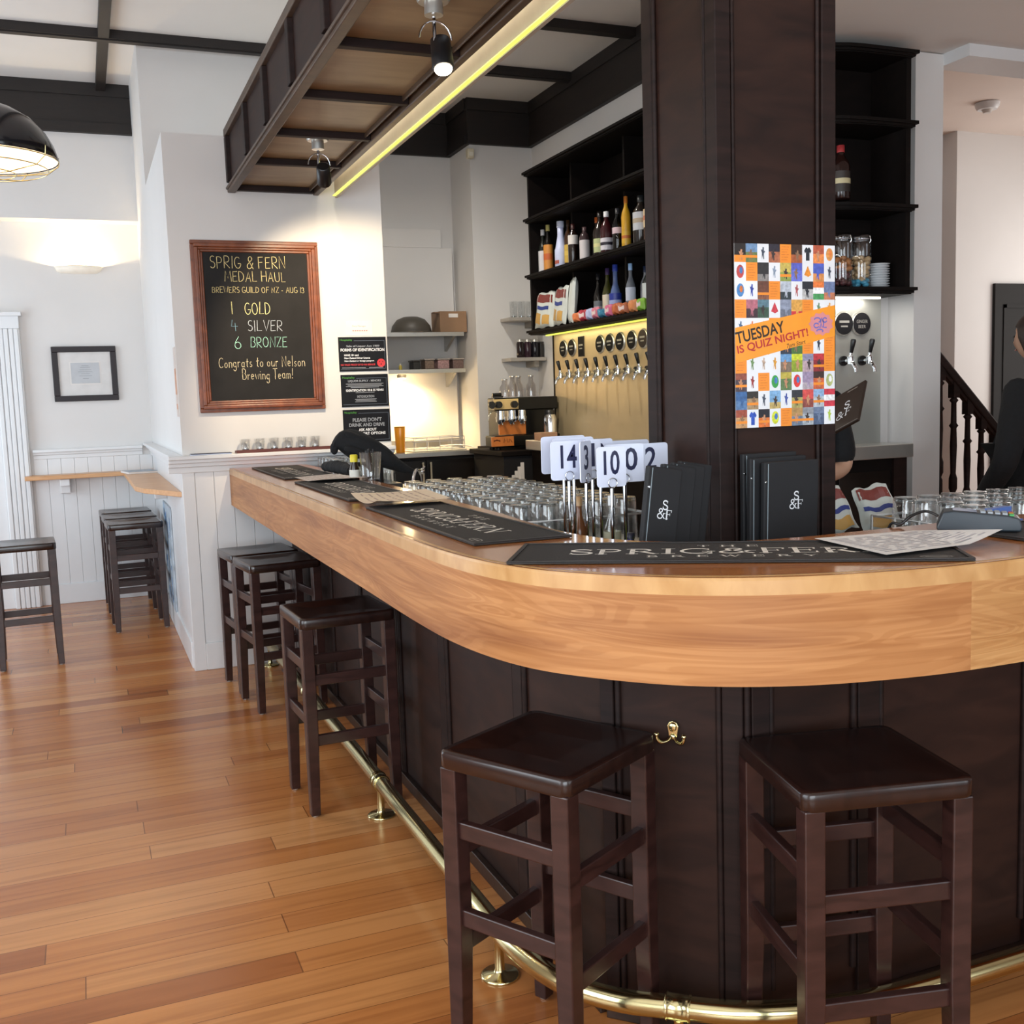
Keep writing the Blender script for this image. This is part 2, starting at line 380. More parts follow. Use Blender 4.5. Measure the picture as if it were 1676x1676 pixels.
HAND = {
 'A': (.66, [[(0, 0), (.33, 1), (.66, 0)], [(.12, .36), (.55, .36)]]),
 'B': (.56, [[(0, 0), (.02, 1)], [(.02, 1)] + arc(.28, .77, .24, .23, 90, -90) + [(.02, .54)], [(.02, .54)] + arc(.3, .27, .26, .27, 90, -90) + [(0, 0)]]),
 'C': (.6, [arc(.36, .5, .36, .5, 50, 310, 12)]),
 'D': (.62, [[(0, 0), (.02, 1)], [(.0, 1)] + arc(.12, .5, .5, .5, 90, -90, 10) + [(0, 0)]]),
 'E': (.52, [[(0, 0), (.02, 1)], [(.02, .98), (.52, 1)], [(.02, .52), (.42, .54)], [(0, 0), (.52, .02)]]),
 'F': (.52, [[(0, 0), (.02, 1)], [(.02, .98), (.52, 1)], [(.02, .52), (.42, .54)]]),
 'G': (.66, [arc(.36, .5, .36, .5, 55, 340, 12) + [(.7, .42), (.4, .42)]]),
 'H': (.6, [[(0, 0), (.02, 1)], [(.58, 0), (.6, 1)], [(.02, .5), (.6, .52)]]),
 'I': (.1, [[(.05, 0), (.06, 1)]]),
 'L': (.5, [[(.02, 1), (0, 0), (.5, .02)]]),
 'M': (.78, [[(0, 0), (.1, 1), (.38, .3), (.66, 1), (.78, 0)]]),
 'N': (.62, [[(0, 0), (.04, 1), (.58, 0), (.62, 1)]]),
 'O': (.68, [arc(.34, .5, .34, .5, 90, 450, 16)]),
 'P': (.54, [[(0, 0), (.02, 1)], [(.02, 1)] + arc(.28, .74, .26, .26, 90, -90) + [(.02, .48)]]),
 'R': (.56, [[(0, 0), (.02, 1)], [(.02, 1)] + arc(.28, .74, .26, .26, 90, -90) + [(.02, .48), (.56, 0)]]),
 'S': (.5, [arc(.26, .75, .24, .24, 50, 270, 8) + arc(.24, .25, .26, .26, 90, -140, 8)]),
 'T': (.6, [[(0, .98), (.62, 1)], [(.3, 1), (.3, 0)]]),
 'U': (.6, [[(0, 1), (0, .3)] + arc(.3, .3, .3, .3, 180, 360, 8) + [(.6, 1)]]),
 'V': (.62, [[(0, 1), (.3, 0), (.62, 1)]]),
 'W': (.86, [[(0, 1), (.2, 0), (.42, .8), (.64, 0), (.86, 1)]]),
 'Y': (.6, [[(0, 1), (.3, .5), (.6, 1)], [(.3, .5), (.3, 0)]]),
 'Z': (.56, [[(0, 1), (.56, 1), (0, 0), (.56, .02)]]),
 '1': (.1, [[(.05, 0), (.06, 1)]]),
 '3': (.46, [arc(.2, .76, .24, .24, 150, -90, 8) + arc(.2, .26, .28, .26, 90, -150, 8)]),
 '4': (.56, [[(.12, 1), (0, .42), (.56, .42)], [(.36, .72), (.36, 0)]]),
 '6': (.5, [[(.36, 1), (.1, .6)] + arc(.25, .28, .25, .28, 160, 520, 12)]),
 '&': (.66, [[(.66, 0), (.14, .72)] + arc(.32, .8, .19, .2, 200, -20, 7) + [(.1, .38)] + arc(.26, .22, .24, .22, 150, 330, 7) + [(.62, .46)]]),
 '-': (.3, [[(.0, .4), (.24, .4)]]),
 '!': (.1, [[(.07, 1), (.05, .3)], [(.05, .08), (.05, 0)]]),
 'a': (.42, [arc(.2, .24, .2, .24, 60, 330, 10), [(.4, .48), (.39, .1), (.44, 0)]]),
 'e': (.42, [[(.02, .26), (.4, .28)] + arc(.21, .25, .2, .25, 10, 310, 10)]),
 'g': (.42, [arc(.2, .24, .2, .24, 60, 420, 12), [(.4, .46), (.4, -.15)] + arc(.2, -.18, .2, .2, 0, -160, 7)]),
 'i': (.1, [[(.05, .48), (.05, 0)], [(.05, .68), (.05, .72)]]),
 'l': (.1, [[(.05, 1), (.05, 0)]]),
 'm': (.68, [[(0, .48), (.02, 0)], [(.02, .3)] + arc(.17, .32, .14, .16, 160, 0, 6) + [(.31, 0)], [(.31, .3)] + arc(.47, .32, .15, .16, 160, 0, 6) + [(.64, 0)]]),
 'n': (.42, [[(0, .48), (.02, 0)], [(.02, .28)] + arc(.21, .3, .18, .18, 160, 0, 6) + [(.4, 0)]]),
 'o': (.42, [arc(.21, .24, .2, .24, 90, 450, 12)]),
 'r': (.32, [[(0, .48), (.02, 0)], [(.02, .28)] + arc(.2, .28, .16, .2, 160, 50, 5)]),
 's': (.32, [arc(.17, .36, .13, .12, 50, 270, 6) + arc(.15, .12, .15, .12, 90, -140, 6)]),
 't': (.34, [[(.16, .8), (.14, .1), (.26, 0)], [(0, .52), (.32, .54)]]),
 'u': (.42, [[(0, .48), (0, .18)] + arc(.18, .18, .18, .18, 180, 340, 6) + [(.38, .48), (.4, 0)]]),
 'w': (.6, [[(0, .48), (.15, 0), (.3, .42), (.45, 0), (.6, .48)]]),
}
def hand_line(mb, txt, x, y, size, width=None, pen=0.05, jit=0.03, seed=1, gap=0.24):
    rg = random.Random(seed)
    tot = 0
    for ch in txt: tot += (0.42 if ch == ' ' else HAND[ch][0] + gap)
    k = (width/(tot*size)) if width else 1.0
    cx = x
    for ch in txt:
        if ch == ' ': cx += .42*size*k; continue
        w_, ls = HAND[ch]; sl = rg.uniform(-.05, .08); dy = rg.uniform(-jit, jit)*size; sc = size*rg.uniform(.94, 1.06)
        mb.strokes([[(cx + (p[0] + sl*p[1])*sc*k, y + dy + p[1]*sc) for p in l] for l in ls], pen*size)
        cx += (w_+gap)*size*k
def serif(x, y, w_=.26): return ([(x-w_/2, y), (x+w_/2, y)], .42)
SER = {  # thick-and-thin roman capitals
 'S': (.6, [(arc(.29, .75, .23, .22, 30, 250, 9) + arc(.29, .25, .25, .24, 70, -150, 9), 1.05), ([(.5, .72), (.5, .95)], .4), ([(.06, .06), (.06, .3)], .4)]),
 'P': (.68, [([(.14, 0), (.14, 1)], 1.25), ([(.14, .97)] + arc(.32, .72, .24, .25, 90, -90) + [(.14, .47)], .8), serif(.14, .03), serif(.1, .97, .2)]),
 'R': (.78, [([(.14, 0), (.14, 1)], 1.25), ([(.14, .97)] + arc(.32, .73, .24, .24, 90, -90) + [(.14, .49)], .8), ([(.34, .49), (.66, .03)], 1.2), serif(.14, .03), serif(.1, .97, .2), serif(.68, .03, .18)]),
 'I': (.36, [([(.16, 0), (.16, 1)], 1.25), serif(.16, .03, .3), serif(.16, .97, .3)]),
 'G': (.86, [(arc(.42, .5, .36, .48, 45, 330, 14), .95), ([(.72, .02), (.72, .42)], 1.2), serif(.7, .42, .28), ([(.7, .72), (.7, .95)], .4)]),
 '&': (.9, [([(.8, .04), (.22, .72)] + arc(.38, .8, .17, .18, 200, -20, 7) + [(.2, .45)] + arc(.32, .25, .26, .24, 130, 330, 9) + [(.74, .52)], .9), serif(.76, .54, .24)]),
 'F': (.66, [([(.14, 0), (.14, 1)], 1.25), ([(.14, .96), (.6, .96)], .5), ([(.14, .52), (.46, .52)], .5), ([(.58, .75), (.58, .98)], .5), ([(.44, .4), (.44, .64)], .4), serif(.14, .03)]),
 'E': (.7, [([(.14, 0), (.14, 1)], 1.25), ([(.02, .96), (.6, .96)], .5), ([(.14, .52), (.48, .52)], .5), ([(.02, .04), (.62, .04)], .5), ([(.58, .75), (.58, .98)], .5), ([(.46, .4), (.46, .64)], .4), ([(.6, .02), (.6, .28)], .5)]),
 'N': (.86, [([(.14, 0), (.14, .96)], .5), ([(.12, .96), (.7, .04)], 1.2), ([(.7, .02), (.7, 1)], .5), serif(.14, .03, .24), serif(.7, .97, .24), serif(.08, .97, .18)]),
 'T': (.64, [([(.3, 0), (.3, 1)], 1.25), ([(.0, .96), (.6, .96)], .5), serif(.3, .03), ([(.02, .76), (.02, .98)], .4), ([(.58, .76), (.58, .98)], .4)]),
 'H': (.82, [([(.14, 0), (.14, 1)], 1.2), ([(.66, 0), (.66, 1)], 1.2), ([(.14, .5), (.66, .5)], .5), serif(.14, .03), serif(.66, .03), serif(.14, .97), serif(.66, .97)]),
 'B': (.7, [([(.14, 0), (.14, 1)], 1.2), ([(.04, .97)] + arc(.32, .75, .2, .22, 90, -90) + [(.14, .52)], .8), ([(.14, .52)] + arc(.34, .27, .24, .24, 90, -90) + [(.04, .03)], .8)]),
 'W': (1.05, [([(.06, .98), (.3, .02)], 1.1), ([(.3, .02), (.52, .9)], .5), ([(.5, .96), (.74, .02)], 1.1), ([(.74, .02), (.96, .98)], .5), serif(.06, .97, .22), serif(.96, .97, .2)]),
 'Y': (.74, [([(.06, .98), (.36, .48)], 1.1), ([(.36, .48), (.64, .98)], .5), ([(.36, .5), (.36, 0)], 1.2), serif(.36, .03), serif(.06, .97, .2), serif(.64, .97, .2)]),
}
def serif_line(mb, txt, x, y, size, width, pen=0.13, gap=0.06):
    tot = sum(SER[c][0]+gap for c in txt) - gap
    k = width/(tot*size); cx = x
    for c in txt:
        w_, ls = SER[c]
        mb.strokes([([(cx+p[0]*size*k, y+p[1]*size) for p in l[0]], l[1]) for l in ls], pen*size)
        cx += (w_+gap)*size*k
# ================================================================== the setting
CZ = 3.79
b = MB(); b.box(-2.6, 8.6, -2.6, 8.8, -0.1, 0); struct('floor', b, K['floor'])
b = MB(); b.box(-2.6, 8.6, -2.6, 8.8, CZ, CZ+0.1); struct('ceiling', b, K['ceil'])
def wall_with_hole(name, axis, at, th, lo, hi, holes, z1=CZ):
    """holes = (a0, a1, z0, z1) along the wall"""
    b = MB(); holes = sorted(holes); c = lo
    def put(a0, a1, z0, z1_):
        if a1-a0 < 1e-4 or z1_-z0 < 1e-4: return
        if axis == 'x': b.box(a0, a1, at, at+th, z0, z1_)
        else: b.box(at, at+th, a0, a1, z0, z1_)
    for a0, a1, z0, zz in holes:
        put(c, a0, 0, z1); put(a0, a1, 0, z0); put(a0, a1, zz, z1); c = a1
    put(c, hi, 0, z1)
    struct(name, b, K['wall'])
def window(name, axis, at, a0, a1, z0, z1, cols, rows=2):
    b = MB(); t = 0.06; d = 0.07
    def bx(p0, p1, q0, q1):
        if axis == 'x': b.box(p0, p1, at, at+d, q0, q1)
        else: b.box(at, at+d, p0, p1, q0, q1)
    bx(a0, a0+t, z0, z1); bx(a1-t, a1, z0, z1); bx(a0+t, a1-t, z0, z0+t); bx(a0+t, a1-t, z1-t, z1)
    for i in range(1, cols):
        x = a0 + (a1-a0)*i/cols; bx(x-.02, x+.02, z0+t, z1-t)
    for i in range(1, rows):
        z = z0 + (z1-z0)*i/rows; bx(a0+t, a1-t, z-.015, z+.015)
    o = struct(name, b, K['white'], bevel=0.006)
    g = MB()
    if axis == 'x': g.box(a0+t, a1-t, at+.03, at+.036, z0+t, z1-t)
    else: g.box(at+.03, at+.036, a0+t, a1-t, z0+t, z1-t)
    g.build('window_glass', K['glass'], o)
wall_with_hole('wall_back', 'x', -2.6, 0.1, -2.6, 8.6, [(-2.2, 1.0, .6, 2.9), (2.2, 5.0, .6, 2.9)])
window('window_1', 'x', -2.58, -2.2, 1.0, .6, 2.9, 4); window('window_2', 'x', -2.58, 2.2, 5.0, .6, 2.9, 3)
wall_with_hole('wall_left', 'y', -2.6, 0.1, -2.5, 8.57, [(-.3, 2.7, .65, 2.95), (5.8, 8.0, .2, 2.8)])
window('window_3', 'y', -2.58, -.3, 2.7, .65, 2.95, 4); window('window_4', 'y', -2.58, 5.8, 8.0, .2, 2.8, 3)
wall_with_hole('wall_right', 'y', 8.5, 0.1, -2.5, 8.57, [(4.7, 6.7, .8, 3.0)])
window('window_5', 'y', 8.51, 4.7, 6.7, .8, 3.0, 3)
# far wall of the alcove, its bulkhead and its door
b = MB(); b.box(-2.5, .486, 8.57, 8.7, 0, CZ); struct('wall_far', b, K['wall'])
b = MB(); b.box(-2.5, .486, 8.40, 8.57, 2.83, CZ); struct('wall_bulkhead', b, K['wall'])
# the chalkboard wall: a low box in front of a full-height wall
b = MB(); b.box(.486, 1.655, 5.93, 7.35, 0, 2.885); b.box(.486, 1.655, 7.35, 8.65, 0, CZ); struct('wall_middle', b, K['wall'])
# kitchen niche and the wall behind the bar
b = MB(); b.box(1.655, 2.99, 8.52, 8.65, 0, CZ); struct('wall_niche', b, K['wall'])
b = MB(); b.box(2.99, 3.65, 8.04, 8.65, 0, CZ); struct('wall_bar_end', b, K['wall'])
b = MB(); b.box(3.525, 3.65, 4.72, 8.04, 0, CZ); struct('wall_bar_back', b, K['wall'])
b = MB(); b.box(3.53, 4.075, 4.56, 4.72, 0, CZ); struct('wall_bar_front', b, K['wall'])
b = MB(); b.box(4.075, 4.26, 4.37, 4.72, 0, 3.13); struct('wall_pier', b, K['wall'])
# lower ceiling over the right of the room, header and stair hall
b = MB(); b.box(2.62, 8.5, .4, 4.43, 3.135, 3.30); struct('ceiling_low', b, K['ceil'])
b = MB(); b.box(4.26, 8.5, 4.2, 4.43, 3.075, 3.135); struct('trim_header', b, K['white'])
b = MB(); b.box(4.075, 8.5, 4.43, 4.72, 3.30, CZ); struct('wall_hall_header', b, K['wall'])
b = MB(); b.box(4.1, 8.5, 4.43, 7.4, 3.54, 3.60); struct('ceiling_hall', b, K['hallwall'])
b = MB(); b.box(3.65, 8.5, 7.2, 7.32, 0, 3.54); struct('wall_hall_rear', b, K['hallwall'])
b = MB(); b.box(6.98, 8.5, 7.0, 7.2, 0, 3.54); struct('wall_hall', b, K['wall'])
b = MB(); b.box(3.60, 3.65, 4.72, 7.2, 0, 3.54); struct('wall_hall_side', b, K['hallwall'])
# timber-clad column standing inside the corner of the bar
CX0, CX1, CY0, CY1 = 1.487, 1.851, 2.265, 2.625
b = MB(); b.box(CX0+.012, CX1-.012, CY0+.012, CY1-.012, 0, CZ)
colo = struct('wall_column', b, K['panel'])
s = MB(); t = .012
for (x0, x1, y0, y1) in [(CX0, CX0+.045, CY0, CY0+.045), (CX1-.045, CX1, CY0, CY0+.045), (CX0, CX0+.05, CY1-.05, CY1), (CX1-.05, CX1, CY1-.05, CY1)]:
    s.box(x0, x1, y0, y1, 0, CZ)
s.build('corner_stile', K['dark'], colo, bevel=.003)
s = MB()
for x in (CX0+.049, CX1-.058): s.tube([(x+.0045, CY0+.007, 0), (x+.0045, CY0+.007, CZ)], .006, 6)
for y in (CY0+.050, CY1-.064): s.tube([(CX0+.007, y+.007, 0), (CX0+.007, y+.007, CZ)], .007, 6)
s.build('bead_moulding', K['dark'], colo)
# friezes and ceiling battens
FZ = 3.44
def frieze(name, x0, x1, y0, y1):
    b = MB(); b.box(x0, x1, y0, y1, FZ, CZ)
    ax = (x1-x0) > (y1-y0)
    if ax: b.box(x0, x1, y0-.015, y0, FZ+.0, FZ+.07); b.box(x0, x1, y0-.012, y0, CZ-.09, CZ)
    else: b.box(x0-.015, x0, y0, y1, FZ, FZ+.07); b.box(x0-.012, x0, y0, y1, CZ-.09, CZ)
    return struct(name, b, K['beam'])
frieze('trim_1', -2.5, .486, 8.375, 8.40)
frieze('trim_2', 1.655, 2.99, 8.495, 8.52); frieze('trim_3', 2.965, 2.99, 8.04, 8.52)
frieze('trim_4', 2.965, 3.525, 8.015, 8.04); frieze('trim_5', 3.50, 3.525, 4.72, 8.015)
BZ = CZ - .055
b = MB(); b.box(-2.5, 3.5, 7.19, 7.27, BZ, CZ); b.box(-2.5, 3.5, 7.205, 7.255, BZ-.008, BZ); struct('trim_6', b, K['beam'])
b = MB(); b.box(.258, .322, -2.5, 7.19, BZ, CZ); b.box(.258, .322, 7.27, 8.36, BZ, CZ); struct('trim_7', b, K['beam'])
b = MB(); b.box(1.42, 3.5, 6.22, 6.29, BZ, CZ); struct('trim_8', b, K['beam'])
b = MB(); b.box(1.42, 3.5, 4.6, 4.67, BZ, CZ); struct('trim_9', b, K['beam'])
# wainscot boards, chair rails and skirting (white)
def boards(name, axis, at, a0, a1, z0, z1, th, step=.098, sgn=-1):
    b = MB(); n = max(1, round((a1-a0)/step)); st = (a1-a0)/n
    for i in range(n):
        p0, p1 = a0+i*st+.0008, a0+(i+1)*st-.0008
        if axis == 'x': b.box(p0, p1, at+sgn*th, at, z0, z1)
        else: b.box(at+sgn*th, at, p0, p1, z0, z1)
    return struct(name, b, K['white'], bevel=.0015, seg=1)
boards('trim_10', 'x', 8.57, -.36, .478, .15, 1.10, .008)
boards('trim_11', 'y', .486, 5.93, 8.56, .15, 1.10, .008)
boards('trim_12', 'x', 5.93, .54, 1.655, .15, 1.10, .008)
b = MB(); b.box(.474, .54, 5.916, 5.93, 0, 1.10); b.box(.474, .486, 5.93, 5.99, 0, 1.10); struct('trim_13', b, K['white'], bevel=.003)
b = MB(); b.box(.54, 1.655, 5.912, 5.93, 0, .15); struct('baseboard_middle', b, K['white'], bevel=.004)
b = MB(); b.box(.468, .486, 5.99, 8.555, 0, .15); struct('baseboard_side', b, K['white'], bevel=.004)
b = MB(); b.box(-.36, .468, 8.552, 8.57, 0, .15); struct('baseboard_far', b, K['white'], bevel=.004)
def chair_rail(name, path, wd, slim=False):
    """stepped moulding along a path of wall points with outward normals"""
    b = MB()
    for (x0, y0, x1, y1, nx, ny) in path:
        for d, z0, z1 in ((wd, 1.150, 1.172), (wd*.5, 1.130, 1.150), (.012, 1.10, 1.130)) if slim else ((wd, 1.170, 1.190), (wd*.72, 1.150, 1.170), (wd*.45, 1.128, 1.150), (.02, 1.095, 1.128)):
            b.box(min(x0, x1, x0+nx*d, x1+nx*d), max(x0, x1, x0+nx*d, x1+nx*d), min(y0, y1, y0+ny*d, y1+ny*d), max(y0, y1, y0+ny*d, y1+ny*d), z0, z1)
    struct(name, b, K['white'], bevel=.003, seg=2)
chair_rail('trim_14', [(.406, 5.93, 1.655, 5.93, 0, -1)], .09)
chair_rail('trim_15', [(.486, 5.93, .486, 8.57, -1, 0)], .07)
chair_rail('trim_16', [(-.36, 8.57, .41, 8.57, 0, -1)], .045, True)
# alcove door and its fluted casing at the far left
b = MB(); b.box(-1.42, -.56, 8.545, 8.57, 0, 2.06)
d = struct('door_1', b, K['white'], bevel=.004)
s = MB()
for z0, z1 in ((.2, .95), (1.1, 1.95)):
    for x0, x1 in ((-1.32, -1.03), (-.95, -.66)):
        s.box(x0, x1, 8.533, 8.545, z0, z0+.03); s.box(x0, x1, 8.533, 8.545, z1-.03, z1); s.box(x0, x0+.03, 8.533, 8.545, z0, z1); s.box(x1-.03, x1, 8.533, 8.545, z0, z1)
s.build('panel_moulding', K['white'], d, bevel=.004)
s = MB(); s.lathe([(.025, 0), (.03, .02), (.014, .04)], (0, 0, 0), 14); o = s.build('door_knob', K['brass'], d, local=True)
o.location = (-1.36, 8.545, 1.0); o.rotation_euler = (PI/2, 0, 0)
b = MB()
for x0 in (-.56, -1.56):
    for i in range(5):
        b.box(x0+.005+i*.034, x0+.034+i*.034, 8.51+.004*(i % 2), 8.57, 0, 2.06)
    b.box(x0, x0+.18, 8.525, 8.57, 0, 2.06)
b.box(-1.56, -.38, 8.52, 8.57, 2.06, 2.17); b.box(-1.58, -.36, 8.50, 8.57, 2.15, 2.18)
struct('trim_17', b, K['white'], bevel=.004)
b = MB(); b.box(7.40, 8.3, 6.97, 7.0, 0, 2.28)
d = struct('door_2', b, C('#0c0a0a', .8), bevel=.004)
s = MB()
for z0, z1 in ((.2, 1.0), (1.15, 2.1)):
    s.box(7.50, 8.2, 6.962, 6.97, z0, z0+.03); s.box(7.50, 8.2, 6.962, 6.97, z1-.03, z1); s.box(7.50, 7.53, 6.962, 6.97, z0, z1); s.box(8.17, 8.2, 6.962, 6.97, z0, z1)
s.build('panel_moulding', C('#0c0a0a', .8), d)
# boxed-in pipe casing on the niche wall
b = MB(); b.box(1.655, 2.86, 8.44, 8.52, 2.69, 2.84); b.box(1.655, 2.95, 8.44, 8.52, 1.11, 2.69); struct('trim_18', b, K['wall'], bevel=.004)
# the wall of the chamber that carries the hall stair
b = MB(); b.box(4.26, 5.6, 5.25, 5.35, 0, .55); struct('trim_19', b, K['beam'])
# ================================================================== the bar
OUT = [(.725, 5.92), (.725, 5), (.725, 4), (.725, 3), (.724, 2.45), (.738, 2.15), (.785, 1.93), (.865, 1.785), (1.0, 1.64), (1.18, 1.54), (1.4, 1.487), (1.62, 1.473), (2.2, 1.473), (2.8, 1.473), (3.4, 1.473)]
INN = [(1.14, 5.92), (1.14, 5), (1.135, 4), (1.12, 3), (1.098, 2.62), (1.088, 2.42), (1.1, 2.27), (1.135, 2.15), (1.215, 2.05), (1.33, 1.975), (1.48, 1.945), (1.64, 1.945), (2.2, 1.96), (2.8, 1.96), (3.4, 1.96)]
def s2(c, n): return spline([(x, y, 0) for x, y in c], n)
PO = s2(OUT, 6); PI_ = s2(INN, 6)
def arclen(P):
    a = [0]
    for i in range(1, len(P)): a.append(a[-1] + (P[i]-P[i-1]).length)
    return a
AL = arclen(PO); ALI = arclen(PI_)
ZT, ZB = 1.110, .906
bar = thing('bar_counter', 'long curved bar with honey timber top and fascia over dark panelled base', 'bar', (1.2, 3.0, 0))
b = MB(); n = len(PO)
for z, fl in ((ZT, False), (ZT-.035, True)):
    vs = []; 
    for i in range(n):
        for k in range(5):
            q = PO[i].lerp(PI_[i], k/4); vs.append((q.x, q.y, z))
    fs = []; us = []
    for i in range(n-1):
        for k in range(4):
            f = (i*5+k, (i+1)*5+k, (i+1)*5+k+1, i*5+k+1)
            u = [(AL[i], k*.105), (AL[i+1], k*.105), (AL[i+1], (k+1)*.105), (AL[i], (k+1)*.105)]
            if fl: f = f[::-1]; u = u[::-1]
            fs.append(f); us.append(u)
    b.add(vs, fs, False, us)
for i in range(n-1):
    a, c = PI_[i], PI_[i+1]
    b.quad((c.x, c.y, ZT-.035), (a.x, a.y, ZT-.035), (a.x, a.y, ZT), (c.x, c.y, ZT), [(ALI[i+1], 0), (ALI[i], 0), (ALI[i], .035), (ALI[i+1], .035)])
b.build('bar_top', K['top'], bar)
def skirt(name, i0, i1, z0, z1, th, m, z_uv=0, rnd=0.0):
    b = MB()
    off = []
    for i in range(n):
        t = (PO[min(i+1, n-1)] - PO[max(i-1, 0)]).normalized(); off.append(Vector((t.y, -t.x, 0)))
    side = 1 if (PI_[3]-PO[3]).dot(off[3]) > 0 else -1
    prof = [(th, z0), (0.0, z0), (0, z1-rnd)]
    if rnd: prof += [(rnd*.3, z1-rnd*.3), (rnd, z1)]
    else: prof += [(0, z1)]
    prof += [(th, z1)]
    for k in range(len(prof)-1):
        vs = []
        for i in range(i0, i1+1):
            for d, z in (prof[k], prof[k+1]):
                q = PO[i] + off[i]*side*d; vs.append((q.x, q.y, z))
        fs = []; us = []
        m_ = i1-i0
        for i in range(m_):
            fs.append((2*i, 2*i+1, 2*i+3, 2*i+2) if side > 0 else (2*i, 2*i+2, 2*i+3, 2*i+1))
            v0, v1 = prof[k][1]+prof[k][0]+z_uv, prof[k+1][1]+prof[k+1][0]+z_uv
            q = [(AL[i0+i], v0), (AL[i0+i], v1), (AL[i0+i+1], v1), (AL[i0+i+1], v0)]
            us.append(q if side > 0 else [q[0], q[3], q[2], q[1]])
        b.add(vs, fs, True, us)
    return b.build(name, m, bar)
SEAM = min(range(n), key=lambda i: abs(PO[i].x-1.53) + (0 if PO[i].y < 2 else 9))
skirt('fascia', 0, SEAM, ZB, ZT-.034, .03, K['fascia'])
skirt('fascia', SEAM, n-1, ZB, ZT-.034, .03, K['fascia2'], 3.3)
skirt('edging', 0, n-1, ZT-.034, ZT+.0005, .016, K['edging'], 0, .008)
# panelled base
PX, PY = 1.045, 1.856
F0, F1 = (1.045, 2.084), (1.272, 1.856)
b = MB(); b.prism([(PX, 5.92), (PX, 2.084), (1.272, PY), (3.4, PY), (3.4, PY+.05), (1.30, PY+.05), (PX+.05, 2.105), (PX+.05, 5.92)], 0, ZT-.035)
b.build('base_panel', K['panel'], bar)
def stile(y0, y1): 
    b = MB(); b.box(PX-.013, PX, y0, y1, .045, ZB+.15)
    b.tube([(PX-.004, y0-.008, .045), (PX-.004, y0-.008, ZB+.15)], .009, 6); b.tube([(PX-.004, y1+.008, .045), (PX-.004, y1+.008, ZB+.15)], .009, 6)
    b.build('stile', K['dark'], bar, bevel=.002, seg=1)
for y in (2.565, 3.22, 3.78, 4.36, 4.94, 5.45): stile(y-.03, y+.03)
def fx(t, o):  # point along the 45 degree facet, pushed out by o
    return (F0[0]+(F1[0]-F0[0])*t - o*.7071, F0[1]+(F1[1]-F0[1])*t - o*.7071)
b = MB()
for t0, t1 in ((0, .10), (.86, 1.0)):
    b.prism([fx(t0, .013), fx(t1, .013), fx(t1, 0), fx(t0, 0)], 0.045, ZB+.15)
b.tube([fx(.125, .004)+(.045,), fx(.125, .004)+(ZB+.15,)], .008, 6); b.tube([fx(.835, .004)+(.045,), fx(.835, .004)+(ZB+.15,)], .008, 6)
b.build('corner_stile', K['dark'], bar, bevel=.002, seg=1)
def stile_x(x0, x1):
    b = MB(); b.box(x0, x1, PY-.013, PY, .045, ZB+.15)
    b.tube([(x0-.008, PY-.004, .11), (x0-.008, PY-.004, ZB+.15)], .009, 6); b.tube([(x1+.008, PY-.004, .11), (x1+.008, PY-.004, ZB+.15)], .009, 6)
    b.build('stile', K['dark'], bar, bevel=.002, seg=1)
stile_x(1.285, 1.33)
for x in (1.60, 2.12, 2.64, 3.16): stile_x(x-.03, x+.03)
b = MB(); b.box(PX-.02, PX, 2.09, 5.92, 0, .045); b.prism([fx(0, .02), fx(1, .02), fx(1, 0), fx(0, 0)], 0, .045); b.box(1.272, 3.4, PY-.02, PY, 0, .045)
b.build('plinth', K['darkx'], bar, bevel=.003)
# lower service shelf on the staff side (glasses, menus and number stands stand on it)
SHZ = .975
ss = MB()
inner = [(p.x, p.y) for p in PI_]
def shelf_poly(a, b_, w_):
    pass
ss.box(1.175, 1.66, 2.66, 5.88, SHZ-.03, SHZ)
ss.prism([(1.175, 2.66), (1.175, 2.2), (1.30, 2.08), (1.44, 2.02), (1.46, 2.02), (1.46, 2.66)], SHZ-.03, SHZ)
ss.prism([(1.46, 2.02), (3.3, 2.02), (3.3, 2.24), (1.46, 2.24)], SHZ-.03, SHZ)
ss.box(1.88, 3.3, 2.24, 2.66, SHZ-.03, SHZ)
ss.build('service_shelf', K['steel'], bar)
b = MB(); b.box(1.60, 1.66, 2.70, 5.88, 0, SHZ-.03); b.box(1.90, 3.3, 2.60, 2.66, 0, SHZ-.03); b.build('shelf_support', K['cab'], bar)

# brass foot rail
RZ = .125
fr = thing('foot_rail', 'polished brass foot rail running along the base of the bar', 'rail', (.872, 3.48, 0))
RP = [(.872, 5.90), (.872, 5.0), (.872, 4.0), (.872, 3.0), (.872, 2.45), (.872, 2.26), (.908, 2.075), (.99, 1.948), (1.1, 1.86), (1.23, 1.775), (1.4, 1.72), (1.62, 1.695), (2.2, 1.695), (3.3, 1.695)]
b = MB(); b.tube(spline([(x, y, RZ) for x, y in RP], 6), .0255, 14); b.build('rail_tube', K['brass'], fr)
def rail_post(x, y, foot=True):
    b = MB()
    b.lathe([(.048, 0), (.05, .004), (.045, .008), (.016, .011), (.0125, .02), (.0115, RZ-.03), (.016, RZ-.022)], (x, y, 0), 20)
    p = b.build('post', K['brass'], fr)
    return p
def rail_ring(x, y, tx, ty):
    b = MB(); t = Vector((tx, ty, 0)).normalized(); c = Vector((x, y, RZ))
    b.tube([c-t*.028, c-t*.024, c-t*.022, c+t*.022, c+t*.024, c+t*.028], [.027, .031, .028, .028, .031, .027], 16)
    b.build('bracket_ring', K['brass'], fr)
for y in (5.84, 4.74, 3.48, 2.345): rail_post(.872, y)
for y in (4.74, 3.48): rail_ring(.872, y, 0, 1)
rail_post(1.10, 1.86); rail_ring(1.10, 1.86, -.76, .65); rail_post(2.35, 1.695); rail_ring(2.35, 1.695, 1, 0)

